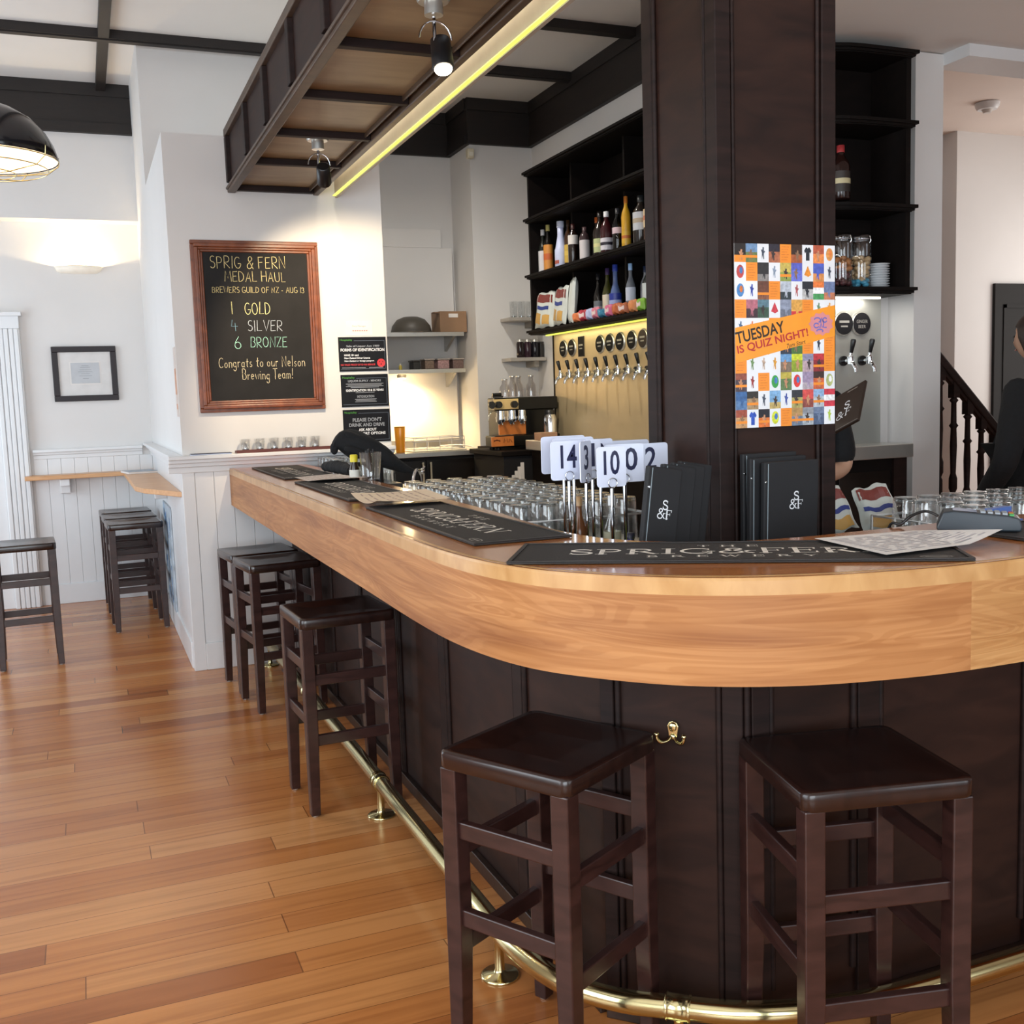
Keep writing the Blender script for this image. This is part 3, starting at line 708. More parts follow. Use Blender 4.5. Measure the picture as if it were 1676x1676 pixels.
# double brass coat hook on the 45 degree facet
hk = thing('coat_hook', 'brass double coat hook on the angled corner of the bar base', 'hook', (1.163, 1.966, .70))
X0 = frame_x((1.161, 1.964, .70), (.7071, -.7071, 0), (0, 0, 1))
b = MB(); b.X = X0
b.prism([(-.008, -.016), (.008, -.016), (.010, 0), (.0125, .013), (.008, .022), (0, .025), (-.008, .022), (-.0125, .013), (-.010, 0)], 0, .006)
b.ellip((0, .012, .007), (.009, .011, .004)); b.ellip((0, -.010, .007), (.007, .007, .004))
b.build('back_plate', K['brass'], hk, bevel=.0015)
for sgn in (-1, 1):
    b = MB(); b.X = X0
    b.tube(spline([(sgn*.004, -.010, .006), (sgn*.011, -.018, .014), (sgn*.022, -.019, .024), (sgn*.029, -.012, .029), (sgn*.031, -.004, .030)], 5), .0038, 8)
    b.ellip((sgn*.031, 0, .030), (.0058, .0058, .0058)); b.build('hook_arm', K['brass'], hk)

# ------------------------------------------------------------------ dark panelled canopy above the bar
cn = thing('bar_canopy', 'dark panelled timber canopy hanging over the bar', 'canopy', (1.06, 3.5, 2.59))
SX0, SX1, SZ0, SZ1, SYE, SY0 = .815, 1.30, 2.59, 2.905, 5.925, .4
b = MB(); b.box(SX0+.03, SX1-.015, SY0, SYE, SZ0+.036, SZ1); b.m = 1; b.box(SX0+.012, SX0+.03, SY0, SYE, SZ0+.05, SZ1); b.build('canopy_box', [K['soffitp'], K['panel']], cn)
divs = [5.905, 5.25, 4.68, 4.09, 3.49, 2.89, 2.29, 1.69, 1.09, .49]
b = MB()
b.box(SX0-.006, SX0+.035, SY0, SYE, SZ0-.004, SZ0+.036); b.box(SX1-.03, SX1, SY0, SYE, SZ0, SZ0+.036)
b.box(SX0-.010, SX0+.015, SY0, SYE, SZ1-.03, SZ1+.01); b.box(SX0-.014, SX0+.005, SY0, SYE, SZ0+.012, SZ0+.026)
b.box(SX1-.058, SX1-.050, SY0, SYE, SZ0+.014, SZ0+.036)
b.build('rail', K['soffit'], cn, bevel=.004)
for y in divs:
    b = MB(); b.box(SX0-.008, SX0+.015, y-.028, y+.028, SZ0+.05, SZ1-.03); b.build('side_divider', K['dark'], cn, bevel=.003)
    b = MB(); b.box(SX0+.035, SX1-.03, y-.019, y+.019, SZ0+.006, SZ0+.036); b.build('bottom_divider', K['dark'], cn, bevel=.003)  # shade on the near faces is put into the dark timber colour
b = MB(); b.box(1.392, 1.408, SY0, SYE, 2.583, 2.76); b.build('valance_board', C('#b4aa9c', .5), cn)
b = MB(); b.box(SX1, 1.392, SY0, SYE, 2.80, 2.815); b.box(1.392, 1.408, SY0, SYE, 2.76, 2.815); b.build('trough', K['soffit'], cn)
b = MB(); b.box(1.375, 1.3915, SY0+.02, SYE-.02, 2.588, 2.592); b.build('led_strip', K['led'], cn)
b = MB(); b.box(1.315, 1.335, SY0+.02, SYE-.02, 2.79, 2.80); b.build('led_lamp_row', K['ledw'], cn)
for y in (5.0, 3.0, 1.0):
    b = MB(); b.cyl((1.06, y, SZ1), (1.06, y, CZ), .012); b.build('hanger_rod', K['beam'], cn)
# two spot lamps under the canopy
def spot_lamp(name, label, x, y, aim, lit):
    t = thing(name, label, 'spotlight', (x, y, SZ0+.036), 'spotlights under the canopy')
    b = MB(); b.lathe([(.045, .002), (.05, .008), (.05, .0175)], (x, y, SZ0+.018), 20); b.lathe([(.028, -.035), (.028, .002)], (x, y, SZ0+.018), 14); b.build('ceiling_rose', K['steel'], t)
    b = MB(); b.tube([(x, y, SZ0-.02), (x, y, SZ0-.11)], .006, 8)
    b.tube([Vector((x, y-.008, SZ0-.055)) + Vector((math.cos(a), 0, math.sin(a)))*.05 - Vector((0, 0, .03)) for a in [PI*k/10 for k in range(11)]], .003, 6)
    b.build('stem', K['chrome'], t)
    d = Vector(aim).normalized(); p = Vector((x+.02, y, SZ0-.125))
    b = MB(); b.tube([p-d*.05, p-d*.046, p+d*.045, p+d*.05], [.024, .03, .033, .031], 20); b.build('lamp_head', K['black'], t)
    b = MB(); b.tube([p+d*.0505, p+d*.056], [.027, .024], 18)
    b.build('lamp_lens', mat('spot_glow_'+name, '#fff2de', .3, emit='#ffe9c8', es=(30 if lit else 4)), t)
    return p+d*.07, d
p, d = spot_lamp('spotlight', 'spotlight under the canopy at its wall end, aimed at the chalkboard wall', 1.06, 4.79, (.22, .85, -.62), False)
light('spot_beam_wall', 'SPOT', p, 95, (1.0, .80, .54), .02, None, (.36, 1.0, -.72), spot_size=1.42, spot_blend=.5)
p, d = spot_lamp('spotlight', 'lit spotlight under the canopy nearest the viewer, pointing down', 1.045, 3.07, (-.05, -.35, -1), True)
light('spot_beam_bar', 'SPOT', p, 9, (1.0, .80, .58), .02, None, (0, .1, -1), spot_size=.8, spot_blend=.6)
light('canopy_led', 'AREA', (1.335, 3.2, 2.775), 8, (1.0, .93, .66), 5.2, .03, (1, 0, -.35))
b = MB(); b.box(1.4085, 1.414, SY0+.02, SYE-.02, 2.70, 2.706); b.build('led_strip', K['ledw'], cn)  # added unseen strip on the valance's outer side, body for the fill below
light('added_canopy_fill', 'AREA', (1.43, 2.9, 2.703), 9, (1.0, .95, .86), 5.2, .03, (1, 0, .05))  # added fill to brighten the back bar and its walls
dl = thing('added_fill_lamp', 'added unseen ceiling lamp brightening the staff side of the bar', 'lamp', (2.15, 6.6, CZ))  # lamp added out of view behind the canopy to brighten the niche walls
b = MB(); b.lathe([(.06, -.03), (.075, -.02), (.08, 0)], (2.15, 6.6, CZ), 22, cap0=False); b.build('rim', K['white'], dl)
b = MB(); b.lathe([(.055, -.027), (.055, -.024)], (2.15, 6.6, CZ), 20); b.build('lens', K['ledw'], dl)
light('added_fill_beam', 'SPOT', (2.15, 6.6, CZ-.05), 130, (1.0, .94, .84), .05, None, (.03, .12, -1), spot_size=2.5, spot_blend=.8)
# ================================================================== bar stools
def make_stool():
    t = thing('bar_stool', '', 'stool', (0, 0, 0), 'dark wooden bar stools')
    b = MB(); hw, hd, r = .172, .168, .022; pts = []
    for cx, cy, a0 in ((hw-r, hd-r, 0), (-hw+r, hd-r, 90), (-hw+r, -hd+r, 180), (hw-r, -hd+r, 270)):
        pts += [(cx+r*math.cos(math.radians(a0+a)), cy+r*math.sin(math.radians(a0+a))) for a in (0, 22, 45, 67, 90)]
    rings = [(.985, .672), (1.0, .677), (1.0, .704), (.985, .710), (.9, .7095), (.72, .706), (.4, .7025)]
    np_ = len(pts); vs = []
    for k, z in rings: vs += [(x*k, y*k, z) for x, y in pts]
    fs = []
    for i in range(len(rings)-1):
        fs += [(i*np_+j, i*np_+(j+1) % np_, (i+1)*np_+(j+1) % np_, (i+1)*np_+j) for j in range(np_)]
    b.add(vs, fs, True)
    b.poly([(x*.4, y*.4, .7025) for x, y in pts]); b.poly([(x*.985, y*.985, .672) for x, y in reversed(pts)])
    b.build('seat', K['seat'], t, local=True)
    for sx in (-1, 1):
        for sy in (-1, 1):
            b = MB(); a = .0205; q = .0165
            xt, yt, xb, yb = sx*.148, sy*.144, sx*.152, sy*.148
            v = [(xb+i*q, yb+j*q, .006) for i, j in ((-1, -1), (1, -1), (1, 1), (-1, 1))] + [(xt+i*a, yt+j*a, .30) for i, j in ((-1, -1), (1, -1), (1, 1), (-1, 1))] + [(xt+i*a, yt+j*a, .674) for i, j in ((-1, -1), (1, -1), (1, 1), (-1, 1))]
            f = [(3, 2, 1, 0), (8, 9, 10, 11)]
            for k in (0, 4): f += [(k+i, k+(i+1) % 4, k+4+(i+1) % 4, k+4+i) for i in range(4)]
            b.add(v, f); l = b.build('leg', K['stool'], t, bevel=.003, local=True)
            b = MB(); b.lathe([(.010, 0), (.012, .003), (.011, .007)], (xb, yb, 0), 10); b.build('foot_glide', K['steel'], l, local=True)
    for sy in (-1, 1):
        for z in (.488, .272):
            b = MB(); b.box(-.132, .132, sy*.146-.010, sy*.146+.010, z-.019, z+.019); b.build('stretcher', K['stool'], t, bevel=.003, local=True)
    for sx in (-1, 1):
        for z in (.538, .343):
            b = MB(); b.box(sx*.150-.010, sx*.150+.010, -.128, .128, z-.019, z+.019); b.build('stretcher', K['stool'], t, bevel=.003, local=True)
    return t
st0 = make_stool()
STOOLS = [
 (.876, 2.005, 30, 'dark wooden bar stool at the corner of the bar, beneath the brass hook'),
 (1.372, 1.640, -13, 'dark wooden bar stool before the shaded right leg of the bar'),
 (.803, 3.735, 3, 'dark wooden bar stool astride the foot rail midway along the bar'),
 (.815, 5.085, 7, 'second bar stool from the chalkboard wall, along the bar'),
 (.785, 5.475, 6, 'bar stool nearest the chalkboard wall, under the far end of the bar'),
 (-.372, 6.625, 3, 'dark wooden bar stool standing alone by the alcove door casing'),
 (.262, 7.38, 3, 'front stool of the row of three under the alcove shelf'),
 (.250, 7.80, 3, 'middle stool of the row of three under the alcove shelf'),
 (.240, 8.235, 3, 'rear stool of the row of three under the alcove shelf'),
]
for i, (x, y, a, lb) in enumerate(STOOLS):
    if i == 0:
        st0.location = (x, y, 0); st0.rotation_euler = (0, 0, math.radians(a)); st0['label'] = lb
    else: dup(st0, (x, y, 0), math.radians(a), lb)

# ================================================================== alcove
lf = thing('leaner_shelf', 'honey timber leaner shelf running round two walls of the alcove', 'shelf', (.2, 8.4, .98))
b = MB()
b.prism([(-.42, 8.565), (-.42, 8.37), (.255, 8.37), (.262, 6.72), (.30, 6.50), (.478, 6.05), (.478, 8.565)], .955, .985)
b.build('shelf_board', K['honey'], lf, bevel=.004)
for x in (-.155,):
    b = MB(); b.prism([(x-.035, 8.56), (x+.035, 8.56), (x+.035, 8.40), (x-.035, 8.40)], .90, .953); b.box(x-.035, x+.035, 8.50, 8.56, .84, .90); b.build('bracket', K['white'], lf, bevel=.006)
b = MB(); b.box(.40, .478, 7.2, 7.27, .86, .953); b.box(.33, .40, 7.2, 7.27, .91, .953); b.build('bracket', K['white'], lf, bevel=.006)
mg = thing('magazine', 'glossy magazine lying on the corner of the alcove shelf', 'magazine', (.37, 8.2, .986))
b = MB(); b.cbox((.36, 8.16, .992), (.21, .30, .012), .15); b.build('pages', K['paper'], mg)
b = MB(); b.cbox((.36, 8.16, .9985), (.21, .30, .001), .15); b.cbox((.36, 8.16, .9853), (.21, .30, .001), .15); b.build('cover', C('#7f8c99', .3, var=.5, scale=22), mg)
pf = thing('picture_frame', 'dark framed certificate in white mount above the alcove shelf', 'picture', (.043, 8.57, 1.52))
px0, px1, pz0, pz1, fwid = -.181, .268, 1.522, 1.928, .042
b = MB()
for (a0, a1, c0, c1) in ((px0, px1, pz0, pz0+fwid), (px0, px1, pz1-fwid, pz1), (px0, px0+fwid, pz0+fwid, pz1-fwid), (px1-fwid, px1, pz0+fwid, pz1-fwid)): b.box(a0, a1, 8.545, 8.569, c0, c1)
b.build('frame', C('#1e171c', .55), pf, bevel=.004)
b = MB(); b.box(px0+fwid, px1-fwid, 8.558, 8.566, pz0+fwid, pz1-fwid); b.build('mount', C('#d4d2d0', .7), pf)
b = MB(); b.box(-.063, .153, 8.5565, 8.558, 1.645, 1.815); b.build('mount_edge', K['paper'], pf)
b = MB(); b.box(-.055, .145, 8.555, 8.5565, 1.653, 1.807); b.build('certificate', C('#b9bcc0', .6), pf)
b = MB(); b.X = frame_x((-.055, 8.5548, 1.653), (1, 0, 0), (0, 0, 1))
for k, (w_, y_) in enumerate([(.05, .13), (.07, .118), (.08, .10), (.10, .085), (.06, .07), (.09, .055), (.04, .035)]): b.box(.1-w_/2, .1+w_/2, y_, y_+.003, 0, .0004)
b.build('lettering', C('#8d9298', .6), pf)
sc = thing('wall_sconce', 'white half-bowl uplighter glowing on the alcove wall', 'lamp', (.053, 8.57, 2.46))
b = MB(); prof = [(.001, .0), (.125, .004), (.150, .016), (.166, .050), (.160, .051), (.143, .022), (.12, .010), (.001, .008)]
b.lathe(prof, (.053, 8.568, 2.462), 24, sy=.72, a0=PI, a1=2*PI, cap0=False, cap1=False)
b.build('bowl', mat('sconce_plaster', '#f2ece0', .6, emit='#ffe3b0', es=.08), sc)
b = MB(); b.ellip((.053, 8.54, 2.484), (.03, .010, .008)); b.build('bulb', mat('sconce_bulb', '#fff2d8', .4, emit='#ffdca0', es=40), sc)
light('sconce_light', 'POINT', (.053, 8.505, 2.480), 17, (1.0, .76, .45), .01)
# pendant lamp
PXc, PYc, PZ = -.285, 4.5, 2.40
pl = thing('pendant_lamp', 'black enamel dome pendant lamp with white inside and wire cage', 'lamp', (PXc, PYc, PZ))
b = MB(); b.lathe([(.272, 0), (.275, .004), (.262, .05), (.235, .10), (.19, .15), (.13, .185), (.075, .205), (.06, .215), (.055, .26), (.058, .30), (.03, .32)], (PXc, PYc, PZ), 40, cap0=False)
b.build('shade', mat('black_enamel', '#17171b', .18, coat=.4), pl)
b = MB(); b.lathe([(.270, .003), (.256, .05), (.229, .098), (.184, .146), (.126, .18), (.02, .19)], (PXc, PYc, PZ), 40, cap0=False)
b.build('shade_lining', C('#ece4d6', .45), pl)
b = MB(); b.ellip((PXc, PYc, PZ+.075), (.045, .045, .06)); b.cyl((PXc, PYc, PZ+.12), (PXc, PYc, PZ+.19), .022); b.build('bulb', mat('pendant_bulb', '#fff0d8', .4, emit='#ffdcae', es=9), pl)
b = MB()
for r_, z_ in ((.274, -.004), (.235, -.035), (.12, -.052)): b.tube([(PXc+r_*math.cos(2*PI*k/36), PYc+r_*math.sin(2*PI*k/36), PZ+z_) for k in range(36)], .0022, 5, closed=True)
for k in range(8):
    a = 2*PI*k/8+.2; b.tube([(PXc+r_*math.cos(a), PYc+r_*math.sin(a), PZ+z_) for r_, z_ in ((.277, .03), (.274, -.004), (.235, -.035), (.12, -.052), (.02, -.056))], .0022, 5)
b.build('cage', K['brass'], pl)
b = MB(); b.cyl((PXc, PYc, PZ+.31), (PXc, PYc, CZ-.02), .008, n=8); b.lathe([(.05, 0), (.05, .03)], (PXc, PYc, CZ-.03), 18); b.build('drop_rod', K['black'], pl)
light('pendant_light', 'POINT', (PXc, PYc, PZ+.01), 9, (1.0, .80, .55), .04)
# poster on the side wall and the picture panel below the shelf
po = thing('wall_notice', 'narrow orange and pink event notice on the side wall beyond the chalkboard', 'notice', (.48, 5.99, 1.6))
b = MB(); b.box(.4835, .486, 5.955, 6.07, 1.40, 1.775); b.build('sheet', C('#c9bcb4', .6), po)
b = MB(); b.box(.483, .4835, 5.97, 6.055, 1.52, 1.66); b.box(.483, .4835, 5.98, 6.04, 1.44, 1.47); b.build('print', C('#c08a6a', .6, var=.3, scale=40), po)
lp = thing('photo_panel', 'blue and white picture panel on the wainscot below the alcove shelf', 'picture', (.47, 7.5, .4))
b = MB(); b.box(.466, .476, 6.95, 7.55, .14, .82); b.build('panel_board', C('#aebcc8', .35, var=.35, scale=9), lp)
b = MB(); rg = random.Random(3)
for k in range(26):
    y_ = rg.uniform(6.97, 7.47); z_ = rg.uniform(.16, .74); b.box(.4654, .466, y_, y_+rg.uniform(.02, .07), z_, z_+rg.uniform(.02, .09))
b.build('print', C('#5d7fa6', .4, var=.5, scale=25), lp)

# ================================================================== chalkboard wall
cb = thing('chalkboard', 'large chalkboard in mahogany frame listing the medal haul', 'chalkboard', (.935, 5.93, 1.42))
x0, x1, z0, z1 = .593, 1.275, 1.416, 2.334
b = MB()
for d, th, y_ in ((0, .022, 5.905), (.018, .020, 5.890), (.036, .014, 5.898), (.048, .014, 5.908)):
    e = d+th
    for (a0, a1, c0, c1) in ((x0+d, x1-d, z0+d, z0+e), (x0+d, x1-d, z1-e, z1-d), (x0+d, x0+e, z0+e, z1-e), (x1-e, x1-d, z0+e, z1-e)): b.box(a0, a1, y_, 5.929, c0, c1)
b.build('frame', K['mahog'], cb, bevel=.004)
b = MB(); b.box(x0+.05, x1-.05, 5.915, 5.922, z0+.05, z1-.05); b.build('slate', K['board'], cb)
FX = frame_x((0, 5.9143, 0), (1, 0, 0), (0, 0, 1))
for nm, c, rows in (('chalk_writing', '#d8c890', [('SPRIG & FERN', .693, 2.188, .062, .41), ('MEDAL HAUL', .765, 2.118, .052, .335), ('BREWERS GUILD OF NZ - AUG 13', .695, 2.058, .030, .50)]),
                    ('chalk_writing', '#e2dc9c', [('1', .79, 1.943, .062, None)]), ('chalk_writing', '#e2dc9c', [('GOLD', .862, 1.943, .062, .145)]),
                    ('chalk_writing', '#6f93a4', [('4', .785, 1.852, .056, None)]),
                    ('chalk_writing', '#c4ccd4', [('SILVER', .872, 1.852, .056, .195)]),
                    ('chalk_writing', '#a6dcc8', [('6', .797, 1.756, .062, None)]), ('chalk_writing', '#a6dcc8', [('BRONZE', .882, 1.764, .054, .205)]),
                    ('chalk_writing', '#d6c8a4', [('Congrats to our Nelson', .705, 1.657, .056, .475), ('Brewing Team!', .828, 1.590, .056, .28)])):
    b = MB(); b.X = FX
    for i, (tx, xx, zz, sz, wd) in enumerate(rows): hand_line(b, tx, xx, zz, sz, wd, pen=.05 if sz > .04 else .07, seed=len(tx)+i)
    b.build(nm, C(c, .9, var=.25, scale=90), cb)
# black liquor signs and the paper notice above them
def sign_rows(b, rows, X, Z, W, bold=.03):
    for tx, u, v, wd, h in rows: put_type(b, tx, X+u*W, Z+v, wd*W, h, bold=bold)
def black_sign(label, X0, Z0, X1, Z1, white, grey, greyfill=(), red=(), extra=None):
    t = thing('liquor_sign', label, 'sign', ((X0+X1)/2, 5.93, Z0), 'black liquor signs')
    W = X1-X0
    b = MB(); b.box(X0, X1, 5.924, 5.9295, Z0, Z1); b.build('sign_panel', mat('sign_gloss_black', '#0d0c10', .4, spec=.25), t)
    b = MB(); b.box(X0+.008, X1-.008, 5.9236, 5.924, Z0+.012, Z0+.0135); b.box(X0+.09*1, X1-.008, 5.9236, 5.924, Z1-.022, Z1-.0205); b.box(X1-.010, X1-.0085, 5.9236, 5.924, Z0+.012, Z1-.022)
    b.build('border_line', C('#6c7684', .5), t)
    F = frame_x((0, 5.9234, 0), (1, 0, 0), (0, 0, 1))
    b = MB(); b.X = F; put_type(b, 'Hospitality', X0+.01, Z1-.025, .07, .015); b.build('heading', C('#4c9a3c', .5), t)
    b = MB(); b.X = F; sign_rows(b, white, X0, Z0, W); b.build('lettering', K['silver'], t)
    b = MB(); b.X = F; sign_rows(b, grey, X0, Z0, W)
    for (u, v, wd) in greyfill: b.box(X0+u*W, X0+(u+wd)*W, Z0+v, Z0+v+.0032, 0, .0003)
    b.build('small_print', C('#8e929a', .5), t)
    if red or extra:
        b = MB(); b.X = F; sign_rows(b, red, X0, Z0, W)
        if extra:
            b.lathe([(.024, 0), (.024, .0006)], (X0+.88*W, Z0+.045, 0), 20)
        b.build('red_print', C('#c8343a', .5), t)
        b = MB(); b.X = F
        for dx, dy, r_ in ((-.009, .007, .003), (.009, .007, .003), (0, -.007, .004)): b.lathe([(r_, .0006), (r_, .0009)], (X0+.88*W+dx, Z0+.045+dy, 0), 8)
        b.build('roundel_marks', K['ink'], t)
black_sign('top black sign of three, reading forms of identification', 1.369, 1.621, 1.646, 1.814,
  [('FORMS OF IDENTIFICATION', .04, .112, .92, .017), ('HANZ 18+ card', .11, .086, .30, .011), ('New Zealand Driver Licence', .11, .069, .54, .011), ('New Zealand or foreign passport', .11, .052, .62, .011)],
  [('Sale of Liquor Act 1989', .16, .133, .70, .015)], [(.05, .018, .5), (.62, .018, .3)], [('NO VALID PROOF OF ID NO SERVICE', .03, .032, .72, .010)], True)
black_sign('middle black sign of three, with small grey paragraphs', 1.3725, 1.420, 1.6475, 1.602,
  [('IDENTIFICATION 18 & 25 YEARS', .10, .086, .80, .013)], [('LIQUOR SUPPLY - MINORS', .15, .138, .70, .014), ('INTOXICATION', .33, .050, .36, .014)],
  [(.1, .128, .80), (.14, .121, .72), (.1, .114, .8), (.2, .107, .6), (.3, .078, .4), (.28, .040, .46), (.3, .033, .42), (.28, .026, .46)])
black_sign('bottom black sign of three, reading please don\'t drink and drive', 1.3745, 1.2155, 1.6495, 1.403,
  [('ASK ABOUT', .32, .064, .38, .016), ('TRANSPORT OPTIONS', .13, .042, .76, .016)], [('PLEASE DON\'T', .20, .118, .62, .022), ('DRINK AND DRIVE', .12, .090, .76, .020)])
nn = thing('paper_notice', 'small white paper note taped above the black signs', 'notice', (1.495, 5.93, 1.825))
b = MB(); b.box(1.418, 1.572, 5.9275, 5.9295, 1.822, 1.905); b.build('sheet', C('#e6dfdc', .7), nn)
b = MB(); b.X = frame_x((0, 5.9272, 0), (1, 0, 0), (0, 0, 1)); put_type(b, 'Duty Manager', 1.455, 1.868, .08, .012); [b.box(1.455+.013*k, 1.464+.013*k, 1.846, 1.853, 0, .0003) for k in range(7)]; b.build('lettering', C('#b88884', .7), nn)
# ledge of the chair rail: tray with six shot glasses, blue folder
tr = thing('tray', 'reddish brown wooden tray on the ledge under the chalkboard', 'tray', (1.05, 5.875, 1.190))
b = MB(); b.box(.762, 1.35, 5.845, 5.922, 1.190, 1.199); b.box(.762, 1.35, 5.845, 5.850, 1.199, 1.208); b.box(.762, 1.35, 5.917, 5.922, 1.199, 1.204); b.build('tray_board', C('#5e2f28', .45), tr)
def shot_glass():
    t = thing('shot_glass', '', 'glass', (0, 0, 0), 'shot glasses on the tray')
    b = MB(); b.lathe([(.021, 0), (.029, .066), (.0275, .066), (.0205, .016), (.0, .014)], n=18); b.build('bowl', K['glass'], t, local=True)
    b = MB(); b.lathe([(.0195, .003), (.0198, .013)], n=16); b.build('base_rim', glass('thick_glass_base', (.5, .52, .54), 1.0, .1), t, local=True)
    return t
ORD = ['leftmost', 'second', 'third', 'fourth', 'fifth', 'rightmost']
g0 = None
for i, x in enumerate((.815, .893, .972, 1.05, 1.125, 1.20)):
    lb = ('%s of the six shot glasses on the tray under the chalkboard' % ORD[i]) if i in (0, 5) else ('%s from the left of the six shot glasses on the tray' % ORD[i])
    if g0 is None: g0 = shot_glass(); g0.location = (x, 5.884, 1.1995); g0['label'] = lb
    else: dup(g0, (x, 5.884, 1.1995), None, lb)
fo = thing('folder', 'thin dark blue folder lying on the ledge left of the tray', 'folder', (.63, 5.88, 1.190))
b = MB(); b.box(.525, .735, 5.846, 5.918, 1.1905, 1.196); b.build('pages', C('#c8d2e4', .6), fo)
b = MB(); b.box(.523, .737, 5.844, 5.92, 1.196, 1.1985); b.build('cover', C('#1f2a48', .5), fo)
# ================================================================== things on the bar top
def bar_mat(label, cx, cy, rz, L_=1.0, W_=.25, text=True, cut=None):
    t = thing('bar_mat', label, 'bar mat', (cx, cy, ZT), 'black rubber bar mats'); t.rotation_euler = (0, 0, rz)
    b = MB(); b.box(-L_/2, L_/2, -W_/2, W_/2, .0008, .005); b.build('mat_sheet', K['rubber'], t, local=True, bevel=.002)
    b = MB(); e = .009
    b.box(-L_/2, L_/2, -W_/2, -W_/2+e, .005, .0075); b.box(-L_/2, L_/2, W_/2-e, W_/2, .005, .0075); b.box(-L_/2, -L_/2+e, -W_/2+e, W_/2-e, .005, .0075); b.box(L_/2-e, L_/2, -W_/2+e, W_/2-e, .005, .0075)
    b.build('raised_rim', K['matedge'], t, local=True, bevel=.001)
    b = MB(); b.X = Matrix.Translation((0, 0, .0053))
    serif_line(b, 'SPRIG&FERN', -.335, -.03, .068, .67, .125, .06); serif_line(b, 'THE', -.065, .062, .022, .13, .15, .5); serif_line(b, 'BREWERY', -.17, -.075, .022, .34, .15, .6)
    b.build('lettering', K['cream'], t, local=True)
    b = MB(); b.X = Matrix.Translation((0, 0, .0053)); b.strokes([arc(L_*.43, -.095, .03, .012, 0, 360, 14)], .004); b.strokes([[(L_*.41, -.095), (L_*.45, -.095)]], .006); b.build('emblem', C('#7e7a74', .5), t, local=True)
    return t
bar_mat('black lettered bar mat on the long leg, nearest the curve', .935, 2.745, -PI/2)
bar_mat('black lettered bar mat on the long leg, between the two curled sheets', .945, 4.01, -PI/2)
bar_mat('black lettered bar mat at the far end of the bar by the chalkboard wall', .945, 5.235, -PI/2)
bar_mat('black lettered bar mat lying across the curve of the bar', 1.225, 1.832, math.radians(-31.3), .90, .262)
bar_mat('black bar mat under the card terminal at the right', 2.30, 1.705, 0, .98, .25)
def curled(name, label, pts, mt, curl, z0=ZT+.0085, lines=0, nx=10, ny=8, printed=None):
    """sheet spanned by four corner points, lifted along the curl function"""
    a, c, d, e = [Vector((p[0], p[1], 0)) for p in pts]
    t = thing(name, label, 'paper', ((a.x+d.x)/2, (a.y+d.y)/2, ZT))
    def P(u, v, dz=0):
        q = (a*(1-u)+c*u)*(1-v) + (e*(1-u)+d*u)*v
        return (q.x, q.y, z0+curl(u, v)+dz)
    b = MB(); 
    for dz, fl in ((.0005, 0), (0, 1)):
        vs = [P(i/nx, j/ny, dz) for j in range(ny+1) for i in range(nx+1)]
        fs = [(j*(nx+1)+i, j*(nx+1)+i+1, (j+1)*(nx+1)+i+1, (j+1)*(nx+1)+i) for j in range(ny) for i in range(nx)]
        b.add(vs, [f[::-1] for f in fs] if fl else fs, True)
    b.build('sheet', mt, t)
    b = MB(); rg = random.Random(len(label))
    for k in range(lines):
        v = .10 + .8*k/lines; u = .06
        while u < .9:
            w_ = rg.uniform(.05, .2); u1 = min(u+w_, .93)
            b.add([P(u, v, .0012), P(u1, v, .0012), P(u1, v+.022, .0012), P(u, v+.022, .0012)], [(0, 1, 2, 3)]); u = u1+rg.uniform(.02, .08)
    b.build('print', printed or C('#b49c90', .8), t)
    return t
curled('printed_sheet', 'curled printed sheet over the farther gap between bar mats', [(.835, 4.58), (.905, 4.34), (1.12, 4.40), (1.03, 4.74)], C('#d8ccc4', .7), lambda u, v: .012*(1-v)*abs(u-.5)*2 + .006*v, lines=7)
curled('printed_sheet', 'curled buff printed sheet nearer the curve, on the long leg', [(.825, 3.50), (.825, 3.16), (1.075, 3.18), (1.115, 3.58)], K['paperw'], lambda u, v: .003+.020*(1-v)**2*(2*u-1)**2 + .010*v, lines=8)
curled('price_list', 'white printed A4 price list lying over the right end of the curved mat', [(1.415, 1.585), (1.735, 1.605), (1.70, 1.815), (1.448, 1.842)], K['paper'], lambda u, v: .003+.022*max(0, u-.72)/.28*(1-v), lines=12, printed=C('#b8b2b6', .8))
# card terminal
ct = thing('card_terminal', 'dark grey card payment terminal on the mat at the right', 'card terminal', (1.845, 1.775, ZT+.0075), rz=math.radians(-10))
ct.rotation_euler = (0, 0, math.radians(136)); ct.scale = (.74, .92, .80)
b = MB(); prof = [(-.115, 0), (.115, 0), (.118, .010), (.10, .052), (.07, .056), (-.08, .044), (-.112, .036), (-.118, .012)]
F_ = frame_x((0, .043, 0), (1, 0, 0), (0, 0, 1)); b.X = F_; b.prism(prof, 0, .086)
b.build('case', C('#2c343b', .4), ct, local=True, bevel=.006, seg=3)
def on_top(x, y, dz=.001): return (x, y, .044 + (x+.08)/.15*.012 + dz)
b = MB(); b.add([on_top(x, y) for x, y in ((.005, -.03), (.072, -.03), (.072, .03), (.005, .03))], [(0, 1, 2, 3)]); b.build('screen', C('#5f7fb0', .2), ct, local=True)
b = MB()
for i in range(4):
    for j in range(3): b.cbox(on_top(-.072+i*.02, -.02+j*.02, .002), (.014, .014, .005))
b.build('keypad', C('#9aa0a6', .5), ct, local=True)
for c, y_ in (('#c03434', -.022), ('#d0b030', 0), ('#3f9a50', .022)):
    b = MB(); b.cbox(on_top(-.09, y_, .001), (.013, .017, .005)); b.build('key', C(c, .5), ct, local=True)
